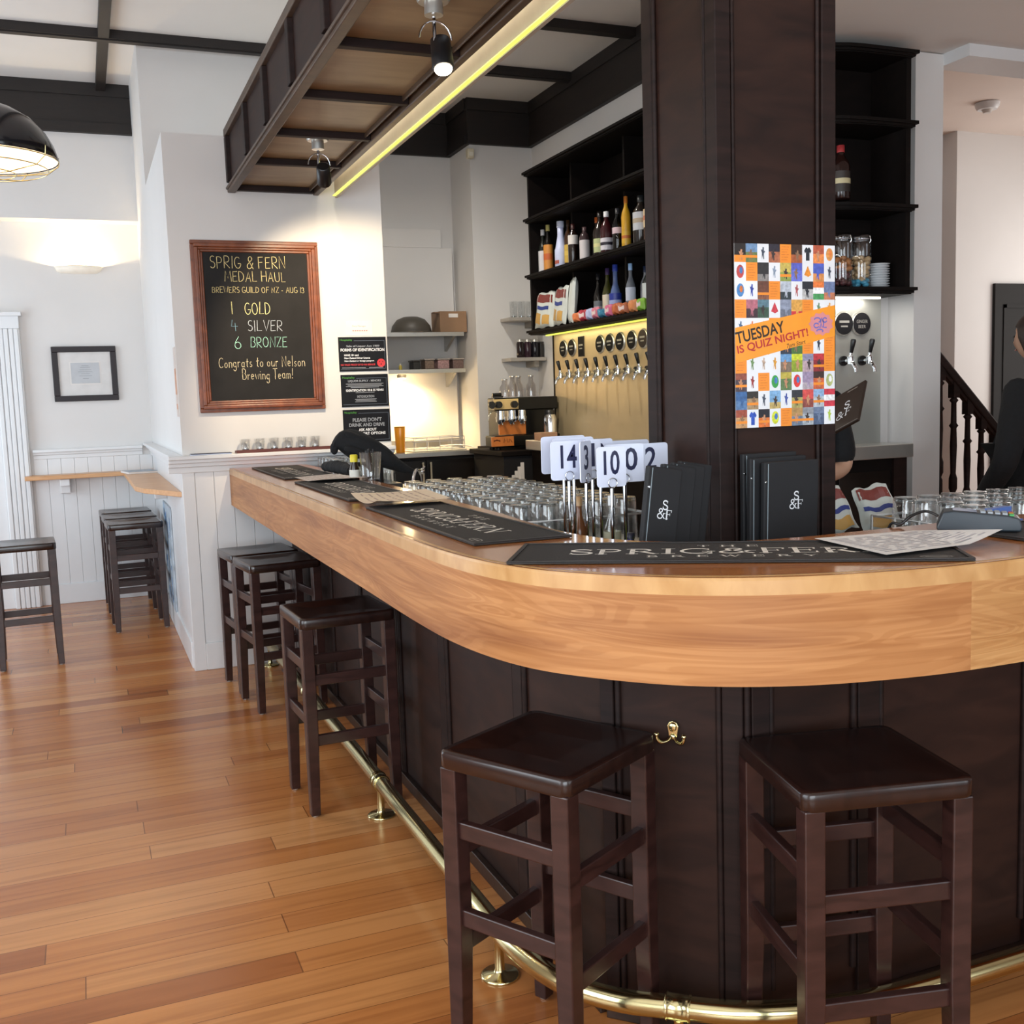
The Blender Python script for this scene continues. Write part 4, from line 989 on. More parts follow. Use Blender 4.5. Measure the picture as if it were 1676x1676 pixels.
b = MB(); b.tube(spline([(1.855, 1.905, 1.135), (1.84, 1.93, 1.145), (1.80, 1.935, 1.135), (1.78, 1.945, 1.117), (1.77, 1.968, 1.115), (1.765, 1.986, 1.06)], 5), .0035, 6)
tag(b.build('cable', K['black']), 'black cable looping from the card terminal over the bar edge', 'cable')
pb = thing('blue_card', 'blue card clip on the bar behind the card terminal', 'card', (2.02, 1.86, ZT))
b = MB(); b.cbox((2.02, 1.885, ZT+.02), (.085, .02, .03), .2); b.cbox((2.02, 1.87, ZT+.004), (.09, .05, .006), .2); b.build('clip', C('#5876b8', .4), pb)
# number stands
def number_stand(label, x, y, txt, rz, w_=.105, h_=.10, zt=1.31, tcol='navy', tw=None, dz=0):
    t = thing('table_number', label, 'table number', (x, y, SHZ+.001), 'white table number stands', rz)
    b = MB(); b.lathe([(.013, 0), (.013, .006), (.006, .012)], n=14); b.build('base', K['steel'], t, local=True)
    zb = zt-h_
    b = MB(); b.cyl((0, 0, .01), (0, 0, zb-SHZ-.004), .0042, n=10); b.build('rod', K['chrome'], t, local=True)
    b = MB(); b.tube([(.012*math.cos(2*PI*k/18), -.006, zb-SHZ+.010+.012*math.sin(2*PI*k/18)) for k in range(18)], .0014, 6, closed=True)
    b.tube([(.012*math.cos(2*PI*k/18), .006, zb-SHZ+.010+.012*math.sin(2*PI*k/18)) for k in range(18)], .0014, 6, closed=True); b.build('ring_clip', K['chrome'], t, local=True)
    b = MB(); r = .008; pts = []
    for cx, cy, a0 in ((w_/2-r, h_-r, 0), (-w_/2+r, h_-r, 90), (-w_/2+r, r, 180), (w_/2-r, r, 270)):
        pts += [(cx+r*math.cos(math.radians(a0+a)), cy+r*math.sin(math.radians(a0+a))) for a in (0, 30, 60, 90)]
    b.X = frame_x((0, 0.0015, zb-SHZ), (1, 0, 0), (0, 0, 1)); b.prism(pts, 0, .003); b.build('plate', K['signw'], t, local=True)
    if txt:
        b = MB(); b.X = frame_x((0, -.0021, zb-SHZ), (1, 0, 0), (0, 0, 1)); q = tw or (.05 if len(txt) == 2 else .028)
        put_type(b, txt, -q/2, h_*.30, q, h_*.60, bold=.018); b.build('number', K[tcol], t, local=True)
    return t
number_stand('blank-faced white number plate at the back left of the cluster', 1.193, 2.57, '', 0, zt=1.338, w_=.13)
number_stand('white number plate just behind number 14, its edge showing', 1.199, 2.52, '', 0, zt=1.335, w_=.12)
number_stand('white table number 14 stand', 1.149, 2.445, '14', 0, zt=1.330, w_=.10, tw=.046)
number_stand('white table number 3 stand, turned nearly edge-on', 1.172, 2.392, '3', .72, zt=1.330, w_=.072, h_=.104)
number_stand('white table number 1 stand between number 3 and number 10', 1.207, 2.425, '1', .1, zt=1.332, w_=.052, tw=.014)
number_stand('white table number 9 stand half hidden behind number 10', 1.250, 2.465, '9', .2, zt=1.330, w_=.085)
number_stand('white table number 10 stand at the front', 1.197, 2.30, '10', 0, zt=1.318, w_=.080, tw=.044)
number_stand('white number stand just right of number 10, showing a 0', 1.303, 2.432, '20', -.12, zt=1.315, w_=.11, tw=.075)
number_stand('white number plate between number 10 and number 2, blank', 1.375, 2.56, '', 0, zt=1.318, w_=.15)
number_stand('white table number 2 stand behind the leaning menus', 1.398, 2.46, '2', 0, zt=1.312, w_=.105, tw=.034)
# menus
def menu(label, x, y, rz, lean, h_=.28, w_=.105, th=.016, logo=True, z=SHZ+.004, tiltx=0):
    t = thing('menu', label, 'menu', (x, y, z), 'black clip menus')
    t.rotation_euler = (lean, tiltx, rz); t.location.z += abs(tiltx)*w_/2 + abs(lean)*th/2
    b = MB(); b.box(-w_/2, w_/2, -th/2, th/2, 0, h_); b.build('cover', K['blackm'], t, local=True, bevel=.003)
    b = MB(); b.box(-w_/2+.010, -w_/2+.012, -th/2-.0008, -th/2, .004, h_-.004); b.box(w_/2-.004, w_/2+.0006, -th/2+.005, th/2-.005, .003, h_-.003); b.build('seam', C('#8a969c', .4), t, local=True)
    b = MB(); 
    for zz in (.07, h_-.05):
        b.X = frame_x((-w_/2+.005, -th/2, zz), (1, 0, 0), (0, 0, 1)); b.lathe([(.0035, 0), (.0025, .002)], n=8)
    b.build('screw_post', K['chrome'], t, local=True)
    if logo:
        b = MB(); b.X = frame_x((w_*.10, -th/2-.0006, h_*.58), (1, 0, 0), (0, 0, 1))
        serif_line(b, 'S', -.010, .020, .022, .016, .14); serif_line(b, '&', -.024, -.002, .024, .024, .13); serif_line(b, 'F', 0, -.002, .022, .019, .14)
        b.build('logo', K['silver'], t, local=True)
    return t
L_ = ['front menu of the leaning stack left of the column, white logo showing', 'second menu from the front of the stack left of the column', 'third menu from the front of the stack left of the column', 'rearmost menu of the stack left of the column']
for i, (x, y) in enumerate(((1.228, 2.160), (1.283, 2.186), (1.325, 2.212), (1.362, 2.238))):
    menu(L_[i], x, y, .08, -.05, h_=.285, w_=.098, logo=(i == 0), tiltx=.17)
menu('rearmost menu of the stack in front of the column', 1.622, 2.247, 0, 0, h_=.305, w_=.165, logo=False)
menu('middle menu of the stack in front of the column', 1.628, 2.226, .03, .02, h_=.295, w_=.175, logo=False)
menu('front menu standing before the column under the quiz poster, white logo showing', 1.648, 2.200, .02, .03, h_=.285, w_=.168, logo=True)
# straw caddy, sauce bottle, roll and the draped tap
cy_ = thing('straw_caddy', 'clear tumbler of black straws on the bar near the draped tap', 'caddy', (1.135, 4.42, ZT))
b = MB(); b.lathe([(.038, .001), (.048, .12), (.046, .12), (.036, .006), (0, .006)], (1.135, 4.42, ZT), 20); b.build('tumbler', K['glass'], cy_)
rg = random.Random(5)
for k in range(16):
    a = rg.uniform(0, 2*PI); r_ = rg.uniform(.005, .028); a2 = a+rg.uniform(-.4, .4)
    b = MB(); b.cyl((1.135+r_*math.cos(a), 4.42+r_*math.sin(a), ZT+.008), (1.135+1.35*r_*math.cos(a2), 4.42+1.35*r_*math.sin(a2), ZT+rg.uniform(.11, .135)), .0032, n=6); b.build('straw', K['black'], cy_)
sb = thing('sauce_bottle', 'small bottle with yellow cap beside the straws', 'bottle', (1.075, 4.47, ZT))
b = MB(); b.lathe([(.0, .001), (.021, .001), (.022, .05), (.014, .075), (.014, .082)], (1.075, 4.47, ZT), 16); b.build('bottle_body', C('#2a1a10', .2), sb)
b = MB(); b.lathe([(.0226, .012), (.0226, .046)], (1.075, 4.47, ZT), 16, cap0=False, cap1=False); b.build('bottle_label', C('#d8d8d0', .5), sb)
b = MB(); b.lathe([(.017, .080), (.017, .108), (.014, .112)], (1.075, 4.47, ZT), 16); b.build('cap', C('#e2cf2e', .4), sb)
ro = thing('bar_towel_roll', 'rolled black bar towel lying beyond the yellow-capped bottle', 'towel', (1.08, 4.85, ZT))
b = MB(); P = spline([(1.075, 5.07, ZT+.030), (1.09, 4.95, ZT+.035), (1.105, 4.80, ZT+.034), (1.105, 4.66, ZT+.028)], 5); b.tube(P, [.02+.010*math.sin(PI*i/(len(P)-1)) + .003*math.sin(i*2.1) for i in range(len(P))], 12)
b.build('towel', K['cloth'], ro)
# black cloth draped over the glass-washer tap head
dt = thing('draped_cloth', 'black cloth bundle draped over a tap at the far end of the bar', 'cloth', (1.2, 4.9, SHZ))
b = MB()
sec = [((1.085, 4.93, 1.245), .022, .030), ((1.105, 4.93, 1.278), .030, .036), ((1.155, 4.92, 1.262), .045, .062), ((1.21, 4.91, 1.238), .055, .074), ((1.265, 4.90, 1.208), .055, .062), ((1.32, 4.88, 1.180), .048, .052), ((1.37, 4.87, 1.148), .036, .034), ((1.42, 4.86, 1.118), .020, .020), ((1.475, 4.85, 1.098), .006, .007)]
N_ = 14; vs = []
for i, (c, ry, rz_) in enumerate(sec):
    for k in range(N_):
        a = 2*PI*k/N_; f_ = 1+.13*math.sin(3*a+i*1.9)+.11*math.sin(5*a-i*2.3)
        vs.append((c[0]+.3*rz_*math.sin(a)*f_, c[1]+ry*math.cos(a)*f_, c[2]+rz_*math.sin(a)*f_))
fs = [(i*N_+k, i*N_+(k+1) % N_, (i+1)*N_+(k+1) % N_, (i+1)*N_+k) for i in range(len(sec)-1) for k in range(N_)]
b.add(vs, fs, True); b.add(vs[:N_], [tuple(range(N_-1, -1, -1))]); b.add(vs[-N_:], [tuple(range(N_))])
b.ellip((1.094, 4.93, 1.232), (.020, .022, .030))
for (p_, q_, r_) in (((1.14, 4.90, 1.305), (1.36, 4.86, 1.185), .022), ((1.16, 4.95, 1.30), (1.33, 4.92, 1.215), .024), ((1.13, 4.87, 1.235), (1.30, 4.84, 1.165), .020)): b.tube(spline([p_, tuple((a_+c_)/2+.006*(k_-1) for k_, (a_, c_) in enumerate(zip(p_, q_))), q_], 4), [r_*.5]+[r_]*7+[r_*.4], 8)
b.build('cloth_bundle', K['cloth'], dt, subsurf=1)
b = MB(); b.tube([(1.30, 4.90, SHZ+.001), (1.30, 4.90, 1.16)], .02, 12); b.tube([(1.18, 4.91, 1.16), (1.30, 4.9, 1.14)], .016, 10); b.build('tap_post', K['black'], dt)
b = MB(); b.box(1.17, 1.22, 4.86, 4.92, 1.165, 1.18); b.build('silver_edge', K['steel'], dt)
sp = thing('rinse_tap', 'small chrome swan-neck tap on the service shelf beyond the bar', 'tap', (1.42, 4.62, SHZ))
b = MB(); b.tube(spline([(1.42, 4.62, SHZ+.001), (1.42, 4.62, 1.10), (1.405, 4.60, 1.128), (1.38, 4.58, 1.12), (1.36, 4.56, 1.06)], 5), .008, 8); b.build('spout', K['chrome'], sp)
b = MB(); b.tube([(1.42, 4.62, 1.115), (1.445, 4.64, 1.14)], .006, 8); b.ellip((1.425, 4.62, 1.12), (.014, .014, .014)); b.build('lever', K['chrome'], sp)
# upturned beer glasses on the service shelf
def beer_glass(nm='beer_glass'):
    t = thing(nm, '', 'glass', (0, 0, 0))
    b = MB(); b.lathe([(.039, 0), (.0385, .05), (.034, .132), (.031, .140), (.012, .1405), (.0, .139)], n=20, cap0=False)
    b.lathe([(.036, .001), (.0355, .05), (.0315, .122), (.0, .124)], n=20, cap0=False); b.build('glass_wall', K['glass'], t, local=True)
    b = MB(); b.lathe([(.033, .1285), (.0325, .1385)], n=18); b.build('heavy_base', K['glassb'], t, local=True)
    return t
K['glassb'] = glass('heavy_glass_base', (.66, .68, .68), 1.0, .12)
bg0 = beer_glass(); used = [False]
def put_glass(x, y, label, group, z=SHZ+.0012):
    if not used[0]: bg0.location = (x, y, z); bg0['label'] = label; bg0['group'] = group; used[0] = True
    else: dup(bg0, (x, y, z), None, label, group)
rg = random.Random(11)
for i in range(14):
    for j in range(5):
        x = 1.236 + j*.0915 + (i % 2)*.006; y = 2.985 + i*.0905
        if x > 1.612: continue
        put_glass(x+rg.uniform(-.003, .003), y+rg.uniform(-.003, .003), 'upturned clear beer glass packed behind the long leg of the bar', 'upturned glasses behind the long leg of the bar')
gt = MB(); gt.box(1.178, 1.56, 5.40, 5.85, SHZ+.001, SHZ+.034); one(gt, 'glass_tray', K['black'], 'low black tray under the glasses at the far end of the bar', 'tray', bevel=.004)
for i in range(5):
    for j in range(4):
        put_glass(1.224+j*.090, 5.446+i*.088, 'upturned clear glass on the black tray at the far end of the bar', 'upturned glasses at the far end of the bar', SHZ+.0352)
for i in range(4):
    for j in range(9):
        put_glass(2.215 + j*.090 + (i % 2)*.01, 2.15 + i*.088, 'upturned clear beer glass in the white wire rack behind the right leg of the bar', 'upturned glasses in the white wire rack')
wr = thing('wire_rack', 'white wire glass rack behind the right leg of the bar', 'rack', (2.5, 2.3, SHZ))
b = MB(); rx0, rx1, ry0, ry1 = 2.155, 3.02, 2.09, 2.475
for z in (SHZ+.012, SHZ+.085):
    b.tube([(rx0, ry0, z), (rx1, ry0, z), (rx1, ry1, z), (rx0, ry1, z)], .0042, 6, closed=True)
for x, y in [(rx0+.0865*k, ry0) for k in range(11)] + [(rx0+.0865*k, ry1) for k in range(11)] + [(rx0, ry0+.096*k) for k in range(5)] + [(rx1, ry0+.096*k) for k in range(5)]:
    b.tube([(x, y, SHZ+.002), (x, y, SHZ+.088)], .0032, 6)
b.build('wire_frame', K['wire'], wr)
b = MB(); b.tube([(1.185, 2.93, SHZ+.09), (1.652, 2.93, SHZ+.09), (1.652, 4.24, SHZ+.09), (1.185, 4.24, SHZ+.09)], .004, 6, closed=True)
for x, y in [(1.185, 2.93), (1.652, 2.93), (1.652, 4.24), (1.185, 4.24), (1.185, 3.6), (1.652, 3.6), (1.42, 2.93), (1.42, 4.24)]: b.tube([(x, y, SHZ+.0012), (x, y, SHZ+.09)], .004, 6)
tag(b.build('glass_rack', K['wire']), 'white wire rail round the glasses behind the long leg of the bar', 'rack')
# cordial bottles behind the number stands
def bottle(name, label, x, y, z, h, r, body, lab=None, cap=None, neck=.32, cat='bottle', group=None, lab_z=(.12, .52), lab2=None, shoulder=.12, nr=.36, lmat=None):
    t = thing(name, label, cat, (x, y, z), group)
    b = MB(); hb = h*(1-neck)
    b.lathe([(0, .001), (r*.92, .001), (r, .008), (r, hb*(1-shoulder)), (r*.85, hb), (r*nr*1.15, hb+h*neck*.35), (r*nr, hb+h*neck*.5), (r*nr, h*.985), (0, h*.985)], (x, y, z), 18, cap0=False, cap1=False)
    b.build('bottle_body', body, t)
    if lab is not None:
        b = MB(); b.lathe([(r*1.012, h*lab_z[0]), (r*1.012, h*lab_z[1])], (x, y, z), 18, cap0=False, cap1=False); b.build('bottle_label', lab, t)
    if lab2 is not None:
        b = MB(); b.lathe([(r*1.02, h*(lab_z[0]*.6+lab_z[1]*.4)), (r*1.02, h*(lab_z[0]*.35+lab_z[1]*.65))], (x, y, z), 18, cap0=False, cap1=False); b.build('label_band', lab2, t)
    if cap is not None:
        b = MB(); b.lathe([(r*nr*1.18, h*.87), (r*nr*1.18, h), (0, h)], (x, y, z), 14, cap1=False); b.build('cap', cap, t)
    return t
bottle('cordial_bottle', 'clear bottle of lime cordial with yellow-green label behind the menus', 1.335, 2.33, SHZ, .235, .027, K['glass'], C('#cfd81e', .4), C('#e8e8ea', .3), .42, lab_z=(.24, .52))
bottle('cordial_bottle', 'pale bottle beside the lime cordial', 1.302, 2.505, SHZ, .20, .024, K['glass'], C('#b8b49a', .5), C('#e4e4e4', .3), .42)
bottle('cordial_bottle', 'small amber bottle among the number stand rods', 1.225, 2.55, SHZ, .20, .024, C('#6a3c18', .2), None, C('#b08a60', .4), .42)
bottle('cordial_bottle', 'dark blue bottle low between the number stand rods', 1.285, 2.37, SHZ, .115, .024, C('#1c1e5a', .2), None, C('#1a1a30', .4), .3)
# ================================================================== back bar
# dark shelving unit, one run along the rear wall and round the corner to the front
SF, SB = 3.17, 3.515
FYF, FYB = 4.27, 4.55
XR = 3.965
def shelf_outline(g=0.0, back=0.0):
    x0 = SF-g; y0 = FYF-g; R_ = .50
    pts = [(SB, 7.36+g), (x0, 7.36+g)]
    pts += [(x0+R_-R_*math.cos(math.radians(a)), y0+R_-R_*math.sin(math.radians(a))) for a in range(0, 91, 10)]
    pts += [(XR+g, y0), (XR+g, FYB), (SB, FYB)]
    return pts
LV = [1.935, 2.345, 2.755, 3.095]
su = thing('shelving_unit', 'tall black-brown bottle shelving unit wrapping round the back bar', 'shelves', (3.5, 6.0, LV[0]))
for i, z in enumerate(LV):
    b = MB(); b.prism(shelf_outline(0.0), z-.035, z); b.prism(shelf_outline(.022), z-.018, z-.002)
    b.prism(shelf_outline(.010), z-.030, z-.018)
    b.build('cornice' if i == 3 else 'shelf_board', K['cab'], su)
b = MB(); b.box(SB-.012, SB, FYB-.01, 7.36, LV[0], LV[3]); b.box(SB-.012, XR, FYB-.012, FYB, LV[0], LV[3]); b.build('back_panel', K['cab'], su)
for y in (7.348, 6.84, 6.06, 5.30):
    b = MB(); b.box(SF+.012 if y > 7 else SF+.12, SB-.012, y-.012, y+.012, LV[0], LV[3]); b.build('upright', K['cab'], su)
b = MB(); b.box(XR-.03, XR, FYF+.012, FYB, LV[0], LV[3]); b.build('upright', K['cab'], su)
b = MB(); b.box(3.27, 3.29, 4.80, 7.30, LV[0]-.045, LV[0]-.036); b.build('led_strip', K['led'], su)
b = MB(); b.box(3.55, 3.90, 4.42, 4.44, LV[0]-.045, LV[0]-.036); b.build('led_strip', K['ledw'], su)
light('tap_led', 'AREA', (3.27, 6.1, LV[0]-.05), 2.2, (1.0, .86, .50), .03, 2.4, (.25, 0, -1))
bpy.data.objects['tap_led'].rotation_euler = (0, math.radians(-20), 0)
light('tap_led_front', 'AREA', (3.72, 4.41, LV[0]-.05), 1.0, (1.0, .95, .85), .4, .03, (0, .2, -1))
# steel tap walls
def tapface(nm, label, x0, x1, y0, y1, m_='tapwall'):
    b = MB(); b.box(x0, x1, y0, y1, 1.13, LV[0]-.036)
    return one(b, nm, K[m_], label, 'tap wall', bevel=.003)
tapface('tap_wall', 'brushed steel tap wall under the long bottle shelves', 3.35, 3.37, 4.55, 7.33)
tapface('tap_wall', 'brushed steel tap wall panel right of the timber column', 3.52, 3.975, 4.50, 4.515, 'tapwall2')
b = MB(); b.box(3.345, 3.375, 7.33, 7.345, 1.13, LV[0]-.036); b.build('trim_20', K['cab']); bpy.data.objects['trim_20']['kind'] = 'structure'
# bench under the taps
bc = thing('back_counter', 'stainless topped dark back counter under the taps', 'counter', (3.4, 5.5, 0))
b = MB(); b.prism([(2.93, 6.95), (2.93, 4.75), (3.36, 4.28), (4.0, 4.28), (4.0, 4.50), (3.35, 4.50), (3.35, 6.95)], 1.065, 1.135); b.build('steel_top', K['steel'], bc, bevel=.004)
b = MB(); b.prism([(2.97, 6.93), (2.97, 4.78), (3.38, 4.33), (3.985, 4.33), (3.985, 4.49), (3.34, 4.49), (3.34, 6.93)], 0, 1.065); b.build('dark_carcass', K['cab'], bc)
b = MB(); b.box(3.55, 3.88, 4.318, 4.33, .25, 1.0); b.build('fridge_door', C('#1b1512', .25), bc, bevel=.003)
b = MB(); b.box(3.90, 3.985, 4.314, 4.33, 0, 1.065); b.build('end_stile', K['dark'], bc)
# beer taps and round badges
def badge(label, x, y, z, face, dark='#1c1b1e', square=False, lines=None):
    dark_ = mat('badge_'+dark.strip('#'), dark, .8, spec=.1); t = thing('tap_badge', label, 'badge', (x, y, z), 'badges on the tap walls')
    F = frame_x((x, y, z), (0, -1, 0), (0, 0, 1)) if face == 'x' else frame_x((x, y, z), (1, 0, 0), (0, 0, 1))
    b = MB(); b.X = F
    if square: b.box(-.045, .045, -.072, .072, 0, .007)
    else: b.lathe([(.065, 0), (.065, .004), (.058, .010)], n=30)
    b.build('badge_rim', K['steel'] if not square else K['black'], t)
    b = MB(); b.X = F
    if square: b.box(-.042, .042, -.068, .068, .007, .0075)
    else: b.lathe([(.057, .0102), (.057, .0115)], n=30)
    b.build('badge_face', dark_, t)
    b = MB(); b.X = F; zz = .0125 if not square else .0078
    if lines: put_type(b, lines[0], -.036, .002, .072, .017, zz); put_type(b, lines[1], -.024, -.024, .048, .016, zz)
    else: b.box(-.032, .032, .004, .016, zz-.0003, zz); b.box(-.022, .022, -.018, -.010, zz-.0003, zz)
    b.build('badge_lettering', C('#8d8a86', .5), t)
BY = [7.153, 7.005, 6.853, 6.554, 6.408, 6.259, 6.099, 5.95]
BL = ['round dark badge at the wall end of the tap row', 'round dark badge, second along from the wall end', 'rectangular black badge in the tap row', 'round dark badge just past the gap in the row', 'second round badge past the gap in the row', 'third round badge past the gap in the row', 'fourth round badge past the gap, second from the column', 'round badge brownish in face, closest to the timber column']
for i, y in enumerate(BY): badge(BL[i], 3.3495, y, 1.787, 'x', '#1c1b1e' if i < 7 else '#3a3230', i == 2)
badge('round dark badge partly hidden by the column on the right tap wall', 3.722, 4.4995, 1.768, 'y')
badge('round dark badge fully in view on the right tap wall', 3.838, 4.4995, 1.768, 'y', lines=('GINGER', 'BEER'))
def make_tap():
    t = thing('beer_tap', '', 'tap', (0, 0, 0), 'beer taps')   # local -x is outward
    b = MB(); b.tube([(0, 0, 0), (-.012, 0, 0)], .026, 16); b.build('flange', K['black'], t, local=True)
    b = MB(); b.tube([(-.012, 0, 0), (-.075, 0, 0)], .011, 12); b.tube([(-.06, 0, .012), (-.062, 0, -.018)], .017, 12)
    b.tube(spline([(-.062, 0, -.008), (-.080, 0, -.018), (-.098, 0, -.040), (-.104, 0, -.062)], 4), [.013]*5+[.011]*4+[.009]*4, 12)
    b.ellip((-.06, 0, .016), (.018, .018, .015)); b.build('faucet', K['chrome'], t, local=True)
    b = MB(); b.tube([(-.064, 0, .026), (-.066, 0, .042)], .009, 10); b.build('collar', K['chrome'], t, local=True)
    b = MB(); b.tube([(-.066, 0, .040), (-.074, 0, .070), (-.082, 0, .100), (-.084, 0, .108)], [.009, .012, .0145, .011], 12); b.build('handle', K['black'], t, local=True)
    return t
TY = [7.091, 6.938, 6.786, 6.634, 6.482, 6.338, 6.193, 6.050, 5.905, 5.765]
on = ['beer tap at the wall end of the row of ten', 'second beer tap from the wall end of the row', 'third beer tap from the wall end of the row', 'fourth beer tap from the wall end of the row', 'fifth beer tap from the wall end of the row', 'sixth beer tap from the wall end, fifth from the column', 'fourth beer tap from the timber column in the row', 'third beer tap from the timber column in the row', 'second beer tap from the timber column in the row', 'beer tap hard against the timber column in the row']
t0 = None
for y, l in zip(TY, on):
    if t0 is None: t0 = make_tap(); t0.location = (3.35, y, 1.588); t0['label'] = l
    else: dup(t0, (3.35, y, 1.588), None, l)
dup(t0, (3.722, 4.50, 1.575), PI/2, 'beer tap half hidden by the column on the right tap wall')
dup(t0, (3.845, 4.50, 1.575), PI/2, 'beer tap fully in view on the right tap wall')
# bottles: second shelf
GB = C('#14110f', .12); Z2 = LV[1]+.002; Z1 = LV[0]+.002
GR = 'bottles on the back bar'
def btl(lb, y, h, r, body, lab=None, cap=None, x=3.27, z=None, **k): return bottle('liquor_bottle', lb, x, y, Z2 if z is None else z, h, r, body, lab, cap, group=GR, **k)
btl('dark bottle with tall white label and white cap, at the shelf end', 7.30, .325, .036, C('#1a1c18', .12), C('#d6d2d4', .5), C('#e6e6ea', .4), lab_z=(.05, .52), neck=.38)
btl('dark bottle with orange label and pale gold cap', 7.205, .345, .036, GB, C('#d08a3c', .5), C('#cfc27a', .4), lab_z=(.05, .58), neck=.36, lab2=C('#c8602c', .5))
btl('dark green unlabelled bottle behind the white bottle', 7.09, .33, .034, C('#16281e', .12), None, C('#24352c', .3), x=3.33)
btl('all-white coconut liqueur bottle with small red print', 6.985, .335, .046, C('#c6cdea', .35), None, C('#d4daf0', .35), neck=.55, nr=.5)
b_ = MB(); b_.lathe([(.0468, .035), (.0468, .06)], (3.27, 6.985, Z2), 8, cap0=False, cap1=False, a0=PI*.85, a1=PI*1.25); b_.build('red_print', C('#b05a4a', .5), [o for o in COL.objects if o.get('label') == 'all-white coconut liqueur bottle with small red print'][0])
btl('slim brown bottle with yellow label and yellow neck band', 6.90, .33, .031, C('#3a2210', .12), C('#c8a444', .5), C('#3a2412', .4), lab_z=(.10, .48), lab2=C('#d8b858', .5), x=3.29)
btl('square-shouldered dark bottle with white label, beside the shelf upright', 6.782, .285, .036, C('#221612', .12), C('#dcd6d0', .5), C('#3a1c1c', .4), lab_z=(.50, .72), neck=.25)
btl('short dark bottle with narrow silver label', 6.60, .235, .036, C('#3a2c2e', .15), C('#cfc8c8', .5), C('#4a3638', .4), lab_z=(.04, .62), neck=.22)
btl('dark bottle with orange neck, just behind the silver-labelled one', 6.53, .29, .034, GB, None, C('#c8642c', .4), x=3.33)
btl('dark cream liqueur bottle with green and gold picture label', 6.365, .30, .046, C('#20140e', .2), C('#b8c08c', .5), C('#1c1614', .4), lab_z=(.10, .40), lab2=C('#d8d49a', .5), neck=.36)
btl('dark red bottle with white neck band and framed black label', 6.235, .275, .042, C('#3a1418', .12), C('#d8d4da', .5), C('#dadade', .4), lab_z=(.10, .38), lab2=C('#2a2430', .5), x=3.25)
btl('clear dark bottle with pale pink label', 6.118, .275, .036, K['glassd'], C('#d8c0c8', .5), C('#2c2c30', .4), lab_z=(.42, .56))
btl('tall slim yellow bottle with orange neck and gold cap', 6.005, .33, .030, C('#dca62c', .3), C('#e0b23a', .4), C('#c8762c', .4), lab_z=(.12, .34), neck=.3, lab2=C('#cc6c34', .5))
btl('broad dark bottle with wide white label, just left of the column', 5.815, .30, .050, C('#2a2420', .12), C('#cdd0d4', .5), C('#24282a', .4), lab_z=(.30, .66), neck=.28, lab2=C('#b8a890', .5))
btl('brown bottle with orange and cream label, cut off by the column', 5.70, .30, .042, C('#46281a', .12), C('#e0c8a0', .5), C('#2c1c14', .4), lab_z=(.30, .66), lab2=C('#cc7a5c', .5))
# bottles: lowest shelf
btl('tall dark bottle with grey label on the lowest shelf', 6.46, .315, .034, GB, C('#6e7278', .5), C('#1c1c20', .3), x=3.295, z=Z1, lab_z=(.10, .42), lab2=C('#a8acb2', .5), neck=.42)
btl('green wine bottle with cream label and purple cap', 6.325, .335, .036, C('#3c3c16', .12), C('#ddd2ba', .5), C('#3c2a54', .4), x=3.295, z=Z1, lab_z=(.10, .48), neck=.42)
btl('tapered blue vodka bottle with blue label', 6.215, .345, .042, C('#5c6e9c', .12), C('#2c3c96', .4), C('#3044a0', .4), x=3.295, z=Z1, lab_z=(.10, .46), neck=.55, lab2=C('#a6b0dc', .5))
btl('clear spirit bottle with white label and pale blue neck', 6.008, .325, .033, C('#6c7078', .1), C('#c6cddc', .5), C('#9cc0ea', .3), x=3.295, z=Z1, lab_z=(.28, .54), neck=.4)
btl('clear unlabelled bottle right of the white-labelled spirit', 5.93, .30, .034, C('#82868c', .08), None, C('#24304c', .4), x=3.36, z=Z1)
btl('dark capped bottle with large white script label', 5.775, .305, .046, C('#262a28', .12), C('#ccd2d2', .5), C('#1c2620', .4), x=3.30, z=Z1, lab_z=(.16, .58), neck=.34)
btl('pale bottle with cream label at the column on the lowest shelf', 5.685, .29, .042, C('#5a5446', .12), C('#d8d0b0', .5), C('#c8c4a8', .4), x=3.295, z=Z1, lab_z=(.24, .70))
# crisp packets
def packet(nm, label, c, w_, h_, th, lean, rz, main, bands, cat='packet', group=None, top=None):
    t = thing(nm, label, cat, c, group, rz)
    b = MB(); nx, ny = 8, 10
    def P(u, v, s):
        e = max(0, 1-(2*u-1)**4)*max(0, 1-(2*v-1)**6)
        wv = 1 + .04*math.sin(v*9+u*3)
        return ((u-.5)*w_*wv*(1-.10*v), s*th/2*e**.6 + lean*v*h_ + .004*math.sin(7*u+5*v), v*h_ + .006*math.sin(11*u))
    for s in (-1, 1):
        vs = [P(i/nx, j/ny, s) for j in range(ny+1) for i in range(nx+1)]
        fs = [(j*(nx+1)+i, j*(nx+1)+i+1, (j+1)*(nx+1)+i+1, (j+1)*(nx+1)+i) for j in range(ny) for i in range(nx)]
        b.add(vs, fs if s < 0 else [f[::-1] for f in fs], True)
    b.build('bag', main, t, local=True)
    for u0, u1, v0, v1, m_ in bands:
        b = MB(); n_ = 6
        for j in range(n_):
            for i in range(n_):
                q = []
                for a, d in ((i, j), (i+1, j), (i+1, j+1), (i, j+1)):
                    u = u0+(u1-u0)*a/n_; v = v0+(v1-v0)*d/n_+.03*math.sin(u*6); p = P(u, v, -1); q.append((p[0], p[1]-.0012, p[2]))
                b.add(q, [(0, 1, 2, 3)], True)
        b.build('bag_print', m_, t, local=True)
    return t
CW, CR, CBL, CY = C('#cdd2cc', .45), C('#7e3a34', .45), C('#2f3f86', .45), C('#c79c54', .45)
